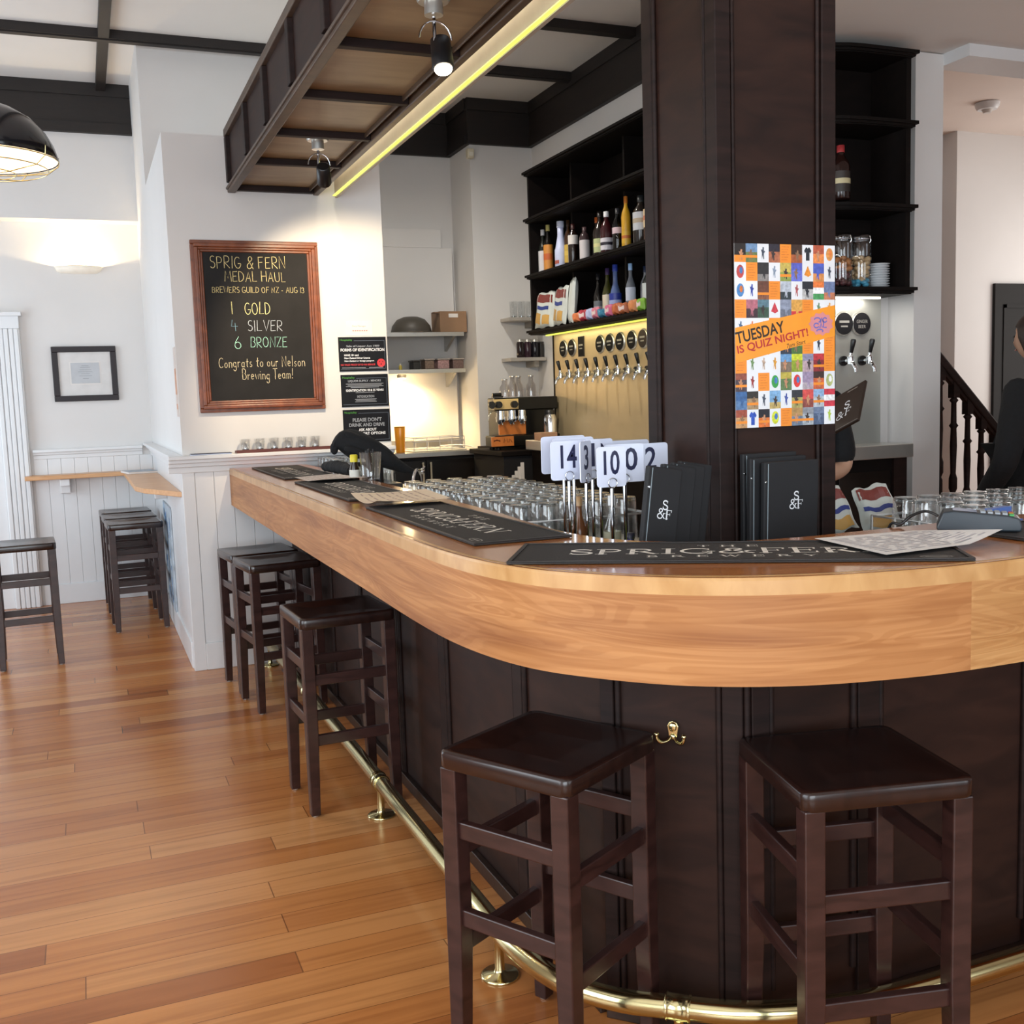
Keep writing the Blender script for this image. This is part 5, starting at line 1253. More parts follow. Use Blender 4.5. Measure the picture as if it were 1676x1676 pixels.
def crisp(label, x, y, z, rz, w_=.25, h_=.27): return packet('crisp_packet', label, (x, y, z), w_, h_, .06, .16, rz, CW, [(.05, .95, .70, .92, CR), (.2, .8, .50, .60, CBL), (.12, .45, .10, .40, CY), (.55, .88, .10, .36, CY)], 'crisps', 'crisp packets')
crisp('white and red crisp packet at the shelf end, with a blue band', 3.20, 7.17, Z1+.007, -PI/2+.1, .27, .26)
crisp('white and red crisp packet right of the first, its top leaning', 3.195, 6.885, Z1+.007, -PI/2-.10, .255, .27)
packet('crisp_packet', 'mostly white crisp packet by the shelf upright, seen from its plain back', (3.205, 6.715, Z1+.007), .11, .31, .05, .12, -PI/2-.2, CW, [(.2, .6, .12, .3, C('#c0c6d0', .5))], 'crisps', 'crisp packets')
# little bags of sweets along the shelf edge
for i, (y, c, s) in enumerate([(6.60, '#d87a48', .05), (6.50, '#b83442', .06), (6.40, '#b9c0e2', .06), (6.31, '#d87a8c', .06), (6.215, '#387c9c', .045), (6.12, '#d4688c', .06), (6.02, '#c4683c', .06), (5.93, '#b8653c', .055), (5.80, '#d88a54', .06), (5.70, '#86b83a', .06)]):
    nmz = ['orange', 'crimson', 'pale lilac', 'salmon pink', 'teal', 'rose pink', 'rust', 'brown', 'apricot', 'lime green'][i]
    packet('sweet_bag', '%s bag of sweets on the edge of the lowest bottle shelf' % nmz, (3.20, y, Z1+.007), .095, s*1.15, .055, .1, -PI/2+.2*math.sin(i*2), C(c, .5), [(.2, .8, .3, .7, C('#e0c8c4', .5) if i % 2 else C(c, .3))], 'sweets', 'bags of sweets')
# right-hand shelf: bottle, two storage jars, stacked saucers
bottle('liquor_bottle', 'dark whisky bottle with red neck, alone on the right-hand shelf', 3.625, 4.40, LV[1]+.03, .27, .047, C('#241310', .12), C('#2e2622', .5), C('#a8383a', .4), .3, group=GR, lab_z=(.14, .52), lab2=C('#cbbf96', .5))
def jar(label, x, y, z, h, r, fills, group='clip-top storage jars'):
    t = thing('storage_jar', label, 'jar', (x, y, z), group)
    b = MB(); b.lathe([(r*.95, .001), (r, .006), (r, h*.84), (r*.9, h*.88), (r*.86, h*.9)], (x, y, z), 22, cap1=False); b.build('jar_body', K['glass'], t)
    b = MB(); b.lathe([(r*.95, h*.91), (r*.97, h*.96), (r*.8, h), (0, h)], (x, y, z), 20); b.build('lid', K['glass'], t)
    b = MB(); b.tube([(x+r*.9*math.cos(2*PI*k/18), y+r*.9*math.sin(2*PI*k/18), z+h*.90) for k in range(18)], .003, 5, closed=True); b.tube([(x+.2*r, y-r*.98, z+h*.82), (x+.25*r, y-r*1.12, z+h*.86), (x+.2*r, y-r, z+h*.95)], .003, 5); b.build('wire_clip', K['chrome'], t)
    zz = z+.008
    rg = random.Random(int(x*100))
    for c, f in fills:
        b = MB()
        for k in range(int(26*f*4)):
            a = rg.uniform(0, 2*PI); q = r*.72*math.sqrt(rg.random()); b.ellip((x+q*math.cos(a), y+q*math.sin(a), zz+h*f*rg.random()+.01), (.018, .018, .013), 8, 5)
        o = b.build('sweets', C(c, .5, var=.35, scale=60), t); o['kind'] = 'stuff'; zz += h*f
jar('storage jar of brown and dark red sweets, beside the column', 3.635, 4.40, LV[0]+.002, .275, .050, [('#4a2024', .28), ('#a8682c', .22)])
jar('storage jar of tan sweets with a blue and cream layer at the bottom', 3.755, 4.40, LV[0]+.002, .275, .052, [('#4a9ab8', .10), ('#b89a70', .42)])
def cup(label, x, y, z):
    t = thing('saucer', label, 'saucer', (x, y, z), 'stack of white saucers')
    b = MB(); b.lathe([(.03, 0), (.058, .010), (.060, .012), (.056, .012), (.028, .004), (0, .004)], (x, y, z), 22); b.build('dish', K['white'], t)
    b = MB(); b.lathe([(.022, -.001), (.024, .003)], (x, y, z), 18); b.build('foot_ring', K['white'], t)
OS = ['bottom white saucer of the stack on the right-hand shelf'] + ['%s white saucer from the bottom of the stack on the right-hand shelf' % w_ for w_ in ('second', 'third', 'fourth', 'fifth', 'sixth', 'seventh', 'eighth', 'ninth')] + ['topmost white saucer of the stack on the right-hand shelf']
for k in range(10): cup(OS[k], 3.862+.002*(k % 2), 4.40, LV[0]+.004+k*.0125)
# ------------------------------------------------------------------ wall shelves with glasses and jars at the bar end
def small_shelf(label, x0, x1, z):
    t = thing('wall_shelf', label, 'shelf', ((x0+x1)/2, 8.04, z), 'small shelves on the bar end wall')
    b = MB(); b.box(x0, x1, 7.84, 8.038, z-.028, z); b.build('shelf_board', C('#a8a29a', .4), t, bevel=.003)
    b = MB(); b.box(x1-.10, x1-.06, 7.86, 8.038, z-.075, z-.028); b.build('bracket', C('#8c8780', .5), t)
small_shelf('upper small grey shelf on the bar end wall, carrying tumblers', 3.20, 3.515, 2.075)
small_shelf('lower small grey shelf on the bar end wall, carrying dark jars', 3.20, 3.515, 1.755)
def tumbler(label, x, y, z, h, r, group):
    t = thing('tumbler', label, 'glass', (x, y, z), group)
    b = MB(); b.lathe([(r*.8, .001), (r, h), (r*.94, h), (r*.76, .008), (0, .008)], (x, y, z), 18); b.build('glass_wall', K['glass'], t)
    b = MB(); b.lathe([(r*.74, .002), (r*.75, .010)], (x, y, z), 16); b.build('heavy_base', K['glassb'], t)
for i, (x, l) in enumerate(((3.275, 'left'), (3.345, 'middle'), (3.415, 'right'))): tumbler('%s glass tumbler of the three on the upper small shelf' % l, x, 7.93, 2.077, .13, .034, 'tumblers on the small shelf')
for i, (x, c, l) in enumerate(((3.32, '#241a1c', 'left'), (3.385, '#33202a', 'middle'), (3.45, '#1c1a20', 'right'))):
    t = thing('coffee_jar', '%s dark glass jar of the three on the lower small shelf' % l, 'jar', (x, 7.92, 1.757), 'dark jars on the small shelf')
    b = MB(); b.lathe([(.028, .001), (.031, .006), (.031, .11), (.026, .125)], (x, 7.92, 1.757), 16); b.build('jar_body', C(c, .12), t)
    b = MB(); b.lathe([(.028, .125), (.028, .148), (0, .150)], (x, 7.92, 1.757), 16, cap1=False); b.build('lid', K['steel'], t)
bx_ = thing('tin_box', 'dark square tin at the right end of the lower small shelf', 'tin', (3.49, 7.95, 1.757)); b = MB(); b.box(3.485, 3.515, 7.89, 8.02, 1.757, 1.87); b.build('tin_body', C('#2a2624', .4), bx_, bevel=.003)
b = MB(); b.box(3.484, 3.516, 7.889, 8.021, 1.87, 1.882); b.build('tin_lid', C('#3a3634', .4), bx_, bevel=.003)
sn = thing('motion_sensor', 'small cream motion sensor high on the corner under the frieze', 'sensor', (3.0, 8.03, 3.33)); b = MB(); b.box(2.955, 3.01, 7.985, 8.04, 3.325, 3.40); b.build('sensor_case', C('#d6cdb4', .5), sn, bevel=.008, seg=3); b = MB(); b.box(2.965, 3.0, 7.980, 7.985, 3.34, 3.37); b.build('lens', C('#e6e2d4', .2), sn)

# ------------------------------------------------------------------ coffee machine and its counter
cc = thing('coffee_counter', 'dark counter carrying the coffee machine at the bar end', 'counter', (3.15, 7.5, 0))
b = MB(); b.prism([(2.77, 7.02), (3.5, 7.02), (3.5, 8.03), (2.96, 8.03), (2.96, 7.70), (2.77, 7.70)], 1.02, 1.055); b.build('worktop', K['cab'], cc, bevel=.003)
b = MB(); b.prism([(2.80, 7.06), (3.5, 7.06), (3.5, 8.03), (2.97, 8.03), (2.97, 7.68), (2.80, 7.68)], 0, 1.02); b.build('carcass', K['blackm'], cc)
cm = thing('coffee_machine', 'black espresso machine with orange panels and chrome group heads', 'coffee machine', (3.05, 7.45, 1.056))
b = MB(); b.box(2.99, 3.33, 7.32, 7.84, 1.10, 1.44); b.box(2.82, 3.33, 7.25, 7.40, 1.345, 1.44); b.box(2.80, 3.33, 7.22, 7.42, 1.075, 1.16)
for x, y in ((2.84, 7.26), (3.29, 7.26), (2.84, 7.39), (3.29, 7.39)): b.cyl((x, y, 1.056), (x, y, 1.075), .02)
b.build('machine_body', mat('machine_black', '#0c0b0b', .3, spec=.3), cm, bevel=.008)
b = MB(); b.box(2.80, 2.995, 7.212, 7.222, 1.355, 1.43); b.build('upper_panel', C('#e8c888', .35), cm, bevel=.003)
b = MB(); b.box(2.87, 3.085, 7.30, 7.32, 1.165, 1.27); b.build('back_panel', C('#e8863c', .3), cm)
b = MB(); b.box(2.77, 2.945, 7.205, 7.222, 1.085, 1.155); b.build('drip_panel', C('#d8803c', .35), cm)
b = MB(); b.X = frame_x((2.78, 7.2045, 1.10), (1, 0, 0), (0, 0, 1)); b.strokes([[(.005, .02), (.03, .035), (.055, .02)], [(.005, .03), (.055, .028)]], .006); b.strokes([[(.085, .012), (.09, .04), (.10, .02), (.11, .04), (.115, .012)], [(.125, .012), (.13, .035)], [(.138, .03), (.15, .012)]], .005); b.build('marking', C('#7a3c1c', .5), cm)
for x in (2.775, 2.83, 2.955):
    b = MB(); b.tube([(x, 7.212, 1.39), (x, 7.185, 1.39)], .026, 14); b.tube([(x, 7.185, 1.39), (x, 7.172, 1.39)], .022, 14); b.build('dial', K['black'], cm)
for x in (2.87, 2.96, 3.045):
    b = MB(); b.cyl((x, 7.27, 1.345), (x, 7.27, 1.30), .03); b.tube([(x, 7.27, 1.30), (x, 7.27, 1.285)], .036, 16); b.build('group_head', K['chrome'], cm)
    b = MB(); b.cyl((x, 7.27, 1.285), (x, 7.27, 1.262), .034); b.tube([(x-.012, 7.27, 1.262), (x-.014, 7.265, 1.24)], .006, 6); b.tube([(x+.012, 7.27, 1.262), (x+.014, 7.265, 1.24)], .006, 6); p_ = b.build('portafilter', K['chrome'], cm)
    b = MB(); b.tube([(x-.01, 7.24, 1.275), (x-.05, 7.16, 1.268), (x-.075, 7.10, 1.262)], [.008, .012, .013], 10); b.build('portafilter_handle', K['black'], p_)
b = MB(); b.tube(spline([(2.83, 7.22, 1.335), (2.79, 7.20, 1.345), (2.755, 7.19, 1.32), (2.74, 7.18, 1.275)], 5), .005, 6); b.build('steam_wand', K['chrome'], cm)
b = MB(); b.box(2.80, 2.88, 7.23, 7.26, 1.442, 1.455); b.tube([(2.80, 7.24, 1.465), (2.87, 7.24, 1.465)], .011, 8); b.build('lever', K['black'], cm)
gr = thing('thermos', 'shiny steel milk thermos right of the coffee machine', 'flask', (3.20, 7.12, 1.056)); b = MB(); b.lathe([(.045, .001), (.048, .02), (.048, .22), (.040, .25)], (3.205, 7.12, 1.056), 20); b.build('flask_body', K['chrome'], gr); b = MB(); b.lathe([(.038, .25), (.038, .28), (0, .285)], (3.205, 7.12, 1.056), 18, cap1=False); b.build('stopper', K['black'], gr)
# glass jugs upside down on top of the machine
def jug(label, x, y, h, r):
    t = thing('glass_jug', label, 'jug', (x, y, 1.442), 'upturned glass jugs on the coffee machine')
    b = MB(); b.lathe([(r, .001), (r*1.02, .04), (r*.9, h*.55), (r*.55, h*.72), (r*.48, h*.78), (r*.50, h), (0, h)], (x, y, 1.442), 20, cap0=False, cap1=False); b.build('jug_body', K['jugg'], t)
    b = MB(); b.lathe([(r*.53, h*.95), (r*.53, h)], (x, y, 1.442), 18, cap0=False, cap1=False); b.build('rim_band', K['steel'], t)
K['jugg'] = glass('frosty_jug_glass', (.84, .82, .82), 1.0, .1)
for i, (x, y, h, r) in enumerate(((3.052, 7.62, .14, .044), (3.143, 7.68, .165, .041), (3.215, 7.73, .165, .041), (3.292, 7.66, .165, .041))):
    jug(['leftmost and lowest glass jug on the coffee machine', 'second glass jug from the left on the coffee machine', 'third glass jug from the left on the coffee machine', 'rightmost glass jug on the coffee machine, by the tap wall'][i], x, y, h, r)
sbx = thing('small_box', 'small tan cardboard box on the counter behind the number stands', 'box', (2.97, 6.75, 1.135)); b = MB(); b.box(2.935, 3.06, 6.68, 6.80, 1.136, 1.19); b.build('carton', C('#b48a6c', .6), sbx, bevel=.002); b = MB(); b.box(2.94, 3.055, 6.73, 6.75, 1.19, 1.1905); b.build('tape', C('#c8b088', .3), sbx)
sv = thing('napkin_stack', 'fanned white napkins in front of the coffee counter', 'napkins', (2.69, 6.6, .85)); b = MB()
for k in range(5): b.box(2.645+k*.019, 2.745, 6.58-.008*k, 6.585-.008*k, .80, .89+.028*k)
b.build('napkin_sheets', K['paper'], sv)
b = MB(); b.box(2.55, 2.80, 6.45, 6.75, .72, .80); b.box(2.55, 2.58, 6.45, 6.48, 0, .72); b.box(2.77, 2.80, 6.72, 6.75, 0, .72); b.box(2.55, 2.58, 6.72, 6.75, 0, .72); b.box(2.77, 2.80, 6.45, 6.48, 0, .72); one(b, 'side_table', K['cab'], 'small dark stand under the napkins behind the bar', 'table')
# ------------------------------------------------------------------ niche
def steel_shelf(label, z):
    t = thing('steel_shelf', label, 'shelf', (2.3, 8.4, z), 'stainless shelves in the niche')
    b = MB(); b.box(1.67, 2.935, 8.18, 8.515, z-.004, z); b.box(1.67, 2.935, 8.18, 8.19, z-.032, z-.004); b.build('shelf_tray', K['steel'], t)
    for x in (2.86, 1.78):
        b = MB(); b.X = frame_x((x, 8.515, z-.004), (0, -1, 0), (0, 0, 1)); b.prism([(0, 0), (.30, 0), (.30, -.03), (.04, -.16), (0, -.16)], -.012, .012); b.build('bracket', K['steel'], t)
steel_shelf('upper stainless shelf in the niche, holding the bowl and carton', 1.985)
steel_shelf('lower stainless shelf in the niche, holding small tubs', 1.690)
bw = thing('upturned_bowl', 'large dark bowl turned upside down on the upper niche shelf', 'bowl', (2.535, 8.33, 1.986)); b = MB(); b.lathe([(.165, .001), (.168, .01), (.155, .06), (.115, .11), (.06, .132), (0, .135)], (2.535, 8.335, 1.986), 26, cap0=False, cap1=False); b.build('bowl_shell', C('#4a453e', .5), bw); b = MB(); b.tube([(2.535+.168*math.cos(2*PI*k/26), 8.335+.168*math.sin(2*PI*k/26), 1.991) for k in range(26)], .005, 6, closed=True); b.build('rim', C('#5a544c', .5), bw)
bx = thing('carton', 'brown cardboard carton with white label on the upper niche shelf', 'box', (2.86, 8.33, 1.986)); b = MB(); b.box(2.745, 2.975, 8.215, 8.45, 1.986, 2.155); b.build('carton_body', C('#8e6f54', .7), bx, bevel=.003); b = MB(); b.box(2.82, 2.90, 8.2145, 8.215, 2.105, 2.135); b.build('label_sticker', K['paper'], bx); b = MB(); b.box(2.745, 2.975, 8.33, 8.345, 2.155, 2.1565); b.box(2.70, 2.745, 8.23, 8.30, 2.14, 2.15); b.build('flap', C('#7c5f46', .7), bx)
for i, (x0, x1, c, lb) in enumerate(((2.505, 2.575, '#26241f', 'small black tub on the lower niche shelf'), (2.605, 2.695, '#7c6656', 'brown tub on the lower niche shelf'), (2.715, 2.825, '#b08a86', 'pink speckled tub on the lower niche shelf'), (2.845, 2.95, '#6c5650', 'dark brown tub at the right of the lower niche shelf'))):
    t = thing('tub', lb, 'tub', ((x0+x1)/2, 8.3, 1.691), 'tubs on the lower niche shelf'); h = .085 if i else .075
    b = MB(); b.box(x0+.006, x1-.006, 8.24, 8.36, 1.691, 1.691+h-.012); b.build('tub_body', C(c, .5, var=.3, scale=70), t, bevel=.006)
    b = MB(); b.box(x0, x1, 8.235, 8.365, 1.691+h-.012, 1.691+h); b.build('lid', C('#a49a92' if i else '#3a3632', .35), t, bevel=.003)
yb = thing('spray_tin', 'tiny yellow-labelled bottle on the lower niche shelf', 'bottle', (2.41, 8.27, 1.691)); b = MB(); b.lathe([(.014, 0), (.014, .03), (.008, .038)], (2.41, 8.27, 1.691), 12); b.build('bottle_body', C('#b8a446', .4), yb); b = MB(); b.lathe([(.008, .038), (.008, .05)], (2.41, 8.27, 1.691), 10); b.build('cap', C('#e8e0c8', .4), yb)
ul = thing('shelf_lamp', 'small warm lamp fixed under the lower niche shelf', 'lamp', (2.42, 8.28, 1.65)); b = MB(); b.lathe([(.035, -.03), (.04, -.01), (.03, .002)], (2.42, 8.28, 1.655), 18); b.build('lamp_body', K['steel'], ul); b = MB(); b.lathe([(.030, -.036), (.032, -.0305)], (2.42, 8.28, 1.655), 18); b.build('lamp_lens', mat('shelf_lamp_glow', '#fff0d8', .3, emit='#ffe2b4', es=28), ul)
light('niche_lamp', 'SPOT', (2.42, 8.27, 1.612), 70, (1.0, .70, .34), .03, None, (.12, .25, -1), spot_size=2.5, spot_blend=.8)
light('niche_lamp_b', 'POINT', (2.42, 8.25, 1.59), 5, (1.0, .72, .38), .03)
nb = thing('niche_bench', 'stainless bench with dark doors and upright handles in the niche', 'bench', (2.3, 8.1, 0))
b = MB(); b.box(1.67, 2.86, 7.74, 8.515, 1.005, 1.042); b.box(1.67, 2.86, 8.49, 8.515, 1.042, 1.11); b.build('steel_top', K['steel'], nb, bevel=.003)
b = MB(); b.box(1.68, 2.85, 7.78, 8.51, 0, 1.005); b.build('carcass', K['blackm'], nb)
for x0, x1, hx in ((1.70, 2.43, 2.405), (2.44, 2.845, 2.468)):
    b = MB(); b.box(x0, x1, 7.765, 7.78, .12, .98); d_ = b.build('door', C('#1a1512', .3), nb, bevel=.003)
    b = MB(); b.tube([(hx, 7.745, .965), (hx, 7.745, .76)], .008, 8); b.tube([(hx, 7.765, .955), (hx, 7.745, .955)], .006, 6); b.tube([(hx, 7.765, .77), (hx, 7.745, .77)], .006, 6); b.build('handle', C('#c8c0a8', .4), d_)
b = MB(); b.box(2.855, 2.94, 7.80, 8.03, 0, 1.0); one(b, 'filler_panel', C('#a8a49e', .5), 'pale grey filler panel between niche bench and coffee counter', 'panel')
ot = thing('orange_tumbler', 'tall orange plastic tumbler on the niche bench', 'tumbler', (2.26, 7.86, 1.043)); b = MB(); b.lathe([(.034, .001), (.042, .20), (.040, .20), (.032, .005), (0, .005)], (2.262, 7.86, 1.043), 20); b.build('tumbler_wall', mat('orange_plastic', '#ef9a1c', .35), ot); b = MB(); b.tube([(2.262+.0415*math.cos(2*PI*k/20), 7.86+.0415*math.sin(2*PI*k/20), 1.243) for k in range(20)], .0025, 6, closed=True); b.build('rim', C('#f0a83a', .35), ot)
dr = thing('dish_rack', 'white wire dish rack on the niche bench', 'rack', (2.58, 7.95, 1.043)); b = MB()
for z in (1.06, 1.12, 1.15):
    b.tube([(2.36, 7.82, z), (2.775, 7.82, z), (2.775, 8.12, z), (2.36, 8.12, z)], .0035, 6, closed=True)
for x in (2.36, 2.465, 2.57, 2.67, 2.775):
    for y in (7.82, 8.12): b.tube([(x, y, 1.046), (x, y, 1.15)], .003, 6)
for k in range(8): b.tube([(2.39+k*.05, 7.82, 1.06), (2.39+k*.05, 8.12, 1.06)], .0025, 5)
b.build('wire_frame', K['wire'], dr)
b = MB(); b.box(2.34, 2.785, 7.80, 8.14, 1.0425, 1.05); b.build('drip_tray', C('#dcd6c4', .4), dr, bevel=.003)
so = thing('power_socket', 'double white power socket above the niche bench', 'socket', (2.79, 8.52, 1.21)); b = MB(); b.box(2.735, 2.845, 8.475, 8.485, 1.205, 1.28); b.build('face_plate', K['white'], so, bevel=.004)
b = MB(); b.box(2.755, 2.775, 8.472, 8.475, 1.255, 1.268); b.box(2.805, 2.825, 8.472, 8.475, 1.255, 1.268); b.build('switch', C('#c8c4bc', .4), so)
b = MB(); b.tube(spline([(2.70, 8.2, 1.065), (2.84, 8.0, 1.07), (2.875, 7.79, 1.02), (2.89, 7.785, .8), (2.92, 7.775, .5)], 5), .006, 6); tag(b.build('cable', K['wire']), 'white cable hanging down beside the niche bench', 'cable')
# ================================================================== quiz poster on the column
QX0, QX1, QZ0, QZ1 = 1.536, 1.846, 1.349, 1.811
QW, QH = QX1-QX0, QZ1-QZ0
qp = thing('quiz_poster', 'orange and white quiz night poster on the timber column', 'poster', ((QX0+QX1)/2, CY0, QZ0))
b = MB(); b.box(QX0, QX1, CY0-.0014, CY0-.0004, QZ0, QZ1); b.build('poster_sheet', C('#e6e4e4', .3), qp)
FQ = frame_x((QX0, CY0-.0016, QZ1), (1, 0, 0), (0, 0, 1))
tiles = [
 'p201612 o|p6f8fb4 6b7a4a|w k|p2a2430 b06a4a|o|p3a2418 a85a34|w T#20242e|pb8583c e88a48|wc d8944c',
 'w#c04a48 c|o|p2c2a2c 8a8684|w#8a9ab0 k|pc9b45a 8c9a4a|p5a62c0 6a74d0|w#e8902c d|p4a5cb8 d08a4c|w k',
 'w#4a84c0 c|w#3446a0 k|p6a4030 8a5840|o|pb4bcc8 303a40|w#b05a5c k|p22242e b8b8b8|f#e07838 f0f0f0 4a9a5a|p6a7aa0 c07a58',
 'o?|pb06a78 402c34|p5a7a88 3a5444|w#c83c4a d|p8c94a8 6a7080|p d8a04c c83838|o|w#6c8c6c k|w#d89a4c k',
 'w#4a6a90 k|w#d87a4c k|w#8a94a8 k|o|p98a84c 5c7a8c|p4860b0 8ca0d0|w#c84848 c|o|p8c6c58 4a3c34',
 'o|p5c8c5c 3c6c8c|o|w#4878b8 c|pc84848 303848|p80a858 486c38|o|w#303848 k|o',
 'o|w#6c8c5c k|w#b8a08c k|w#d89830 k|p6a9ac8 7c6c5c|pc8d038 8ca030|p8c8ca8 b8a0a8|pb83038 882830|o',
 'p8c4c3c 4c4048|w#983838 k|o|w#3c9c4c c|pb8a848 607c50|w#d83838 c|p9c8ca8 b4a8b0|p3c2420 c86038|w#b0b878 c',
 'p3c6498 587ca8|p302c28 a88c68|w#404858 k|p7ca8d0 c0a868|w#4858a0 k|p303438 a8a060|p d0504c 8c4840|p8cacd0 b8c0c8|f#c83848 f0f0f0 c83848',
 'p9c4c38 c89868|w T#2c50b0|p1c1a24 d87030|w#d0d838 c|o|pb08c58 6c7c90|p8c9098 a8b0b8|p6c7c98 4c5c78|w#a8c048 k']
R10 = 10
mats_ = [C('#f0902a', .35), C('#e6e8ec', .3)]; midx = {}
def mi(h):
    h = '#' + h.strip('#')
    if h not in midx: midx[h] = len(mats_); mats_.append(C(h, .4, var=.25, scale=120))
    return midx[h]
b = MB(); b.X = FQ
def rect(u0, v0, u1, v1, m, z=0.0):
    b.m = m; b.quad((u0*QW, -v1*QH, z), (u1*QW, -v1*QH, z), (u1*QW, -v0*QH, z), (u0*QW, -v0*QH, z))
def blob(u, v, ru, rv, m, pts, z=.0002):
    b.m = m; b.poly([((u+p*ru)*QW, -(v-q*rv)*QH, z) for p, q in pts])
circ = [(math.cos(2*PI*k/14), math.sin(2*PI*k/14)) for k in range(14)]
tee = [(-.5, -1), (.5, -1), (.5, .3), (.75, .1), (1, .5), (.5, 1), (.2, 1), (0, .8), (-.2, 1), (-.5, 1), (-1, .5), (-.75, .1), (-.5, .3)]
dia = [(-1, -.4), (0, 1), (1, -.4), (.1, -.7)]
fig = [(-.5, -1), (-.1, -.3), (.1, -1), (.4, -.9), (.3, -.1), (.8, .3), (.3, .4), (.35, .9), (-.1, 1), (-.3, .5), (-.8, .6), (-.4, 0)]
rg = random.Random(2)
for r_, row in enumerate(tiles):
    for c_, q in enumerate(row.split('|')):
        u0, u1, v0, v1 = c_/9, (c_+1)/9, r_/R10, (r_+1)/R10; uc, vc = (u0+u1)/2, (v0+v1)/2
        if q[0] == 'o':
            rect(u0, v0, u1, v1, 0); 
            for k in range(6): rect(u0+.015, v0+.012+k*.014, u1-.02-.01*(k % 3), v0+.015+k*.014, mi('d8742a'), .0002)
        elif q[0] == 'p':
            a, d = q[1:].split() if q[1] != ' ' else q[2:].split(); k = rg.uniform(.35, .65)
            rect(u0, v0, u1, v0+(v1-v0)*k, mi(a)); rect(u0, v0+(v1-v0)*k, u1, v1, mi(d) if d != 'o' else 0)
            blob(uc+rg.uniform(-.012, .012), vc+.01, .03, .030, mi(rg.choice(['c08a68', '3a3030', '8a6a50', a if a != 'o' else 'a06a40'])), fig)
            if rg.random() < .3: rect(u0, vc+.012, u1, vc+.026, 0, .0003)
        elif q[0] == 'f':
            a, d, e = q[2:].split(); 
            for k, h in enumerate((a, d, e)): rect(u0, v0+(v1-v0)*k/3, u1, v0+(v1-v0)*(k+1)/3, mi(h))
        else:
            rect(u0, v0, u1, v1, 1); ws = q.split(); col_ = '404858'; shp = 'k'
            for tkn in ws:
                if '#' in tkn: col_ = tkn.split('#')[1]
            shp = 'T' if 'T#' in q else ('c' if ws[-1] == 'c' or q.startswith('wc') else 'd' if ws[-1] == 'd' else 'k')
            if q.startswith('wc'): col_ = ws[-1]
            blob(uc, vc, .036 if shp != 'k' else .026, .036 if shp != 'k' else .034, mi(col_), {'T': tee, 'c': circ, 'd': dia, 'k': fig}[shp])
            if shp == 'c': blob(uc+.008, vc-.006, .016, .018, mi(rg.choice(['f0d048', 'e8e8ec', 'd87838', '4878b8'])), circ, .0003)
b.build('picture_tiles', mats_, qp)
b = MB(); b.X = FQ; sh = lambda u, v, z: (u*QW, -v*QH, z)
b.poly([sh(0, .645, .0008), sh(1, .502, .0008), sh(1, .330, .0008), sh(0, .453, .0008)]); b.build('banner', C('#f39a22', .3), qp)
ang = math.radians(11.3)
FB = FQ @ Matrix.Translation((.0, -.645*QH, .0011)) @ Matrix.Rotation(ang, 4, 'Z')
b = MB(); b.X = FB; put_type(b, 'TUESDAY', .014, .046, .150, .030, bold=.02); b.build('lettering', C('#2c2018', .4), qp)
b = MB(); b.X = FB; put_type(b, 'IS QUIZ NIGHT!', .012, .018, .222, .024, bold=.02); b.build('lettering', C('#b8282c', .4), qp)
b = MB(); b.X = FB; put_type(b, '7pm Start', .160, .001, .060, .014, skew=.2); b.build('lettering', C('#2c2018', .4), qp)
FL = FQ @ Matrix.Translation((.855*QW, -.435*QH, .0011))
b = MB(); b.X = FL; b.poly([((.034+.006*(k % 2))*math.cos(2*PI*k/22), (.026+.005*(k % 2))*math.sin(2*PI*k/22), 0) for k in range(22)]); b.build('logo', C('#d88a8c', .4), qp)
b = MB(); b.X = FL; b.strokes([arc(-.012, .010, .010, .006, 160, -60, 7), [(-.002, .004), (.002, .016), (.006, .006)], arc(.012, .010, .006, .006, 40, 330, 8), arc(-.015, -.004, .008, .006, 40, 330, 8), [(-.004, -.010), (0, .002), (.004, -.008)], [(.008, .003), (.008, -.009), (.016, -.009)], arc(-.004, -.018, .010, .004, 180, -30, 8)], .0034, .0004)
b.build('logo_lettering', C('#6c6cb8', .4), qp)

# ================================================================== right of the column
hr = thing('stair_rail', 'dark turned-baluster stair handrail descending in the hall beyond the bar', 'handrail', (5.0, 5.0, .56))
b = MB(); a0, a1 = Vector((4.30, 5.0, 2.12)), Vector((5.62, 5.0, .86))
b.bar(a0, a1, .062, .055); b.bar(a0-Vector((0, 0, .045)), a1-Vector((0, 0, .045)), .04, .03); b.build('handrail', K['dark'], hr, bevel=.01)
for k in range(11):
    x = 4.42 + k*.113; zt = 2.12 - (x-4.30)*(1.26/1.32) - .04; zb = max(.56, zt-.78)
    b = MB(); L_ = zt-zb
    b.lathe([(.022, 0), (.022, .12*L_), (.014, .14*L_), (.026, .18*L_), (.026, .26*L_), (.017, .30*L_), (.022, .52*L_), (.018, .66*L_), (.029, .68*L_), (.018, .70*L_), (.016, .86*L_), (.028, .88*L_), (.016, .90*L_)], (x, 5.0, zb), 12)
    b.box(x-.024, x+.024, 4.976, 5.024, zb+.9*L_, zt+.02); b.build('baluster', K['dark'], hr)
b = MB(); b.lathe([(.045, 0), (.045, .30), (.03, .34), (.05, .40), (.03, .46), (.045, .50), (.045, .62), (.03, .66)], (5.66, 5.0, .20), 16); b.box(5.60, 5.72, 4.94, 5.06, 0, .20); b.ellip((5.66, 5.0, .90), (.06, .06, .05)); b.build('newel_post', K['dark'], hr)
b = MB(); b.box(4.30, 5.62, 4.975, 5.025, 0, .56); b.build('stair_string', K['beam'], hr)
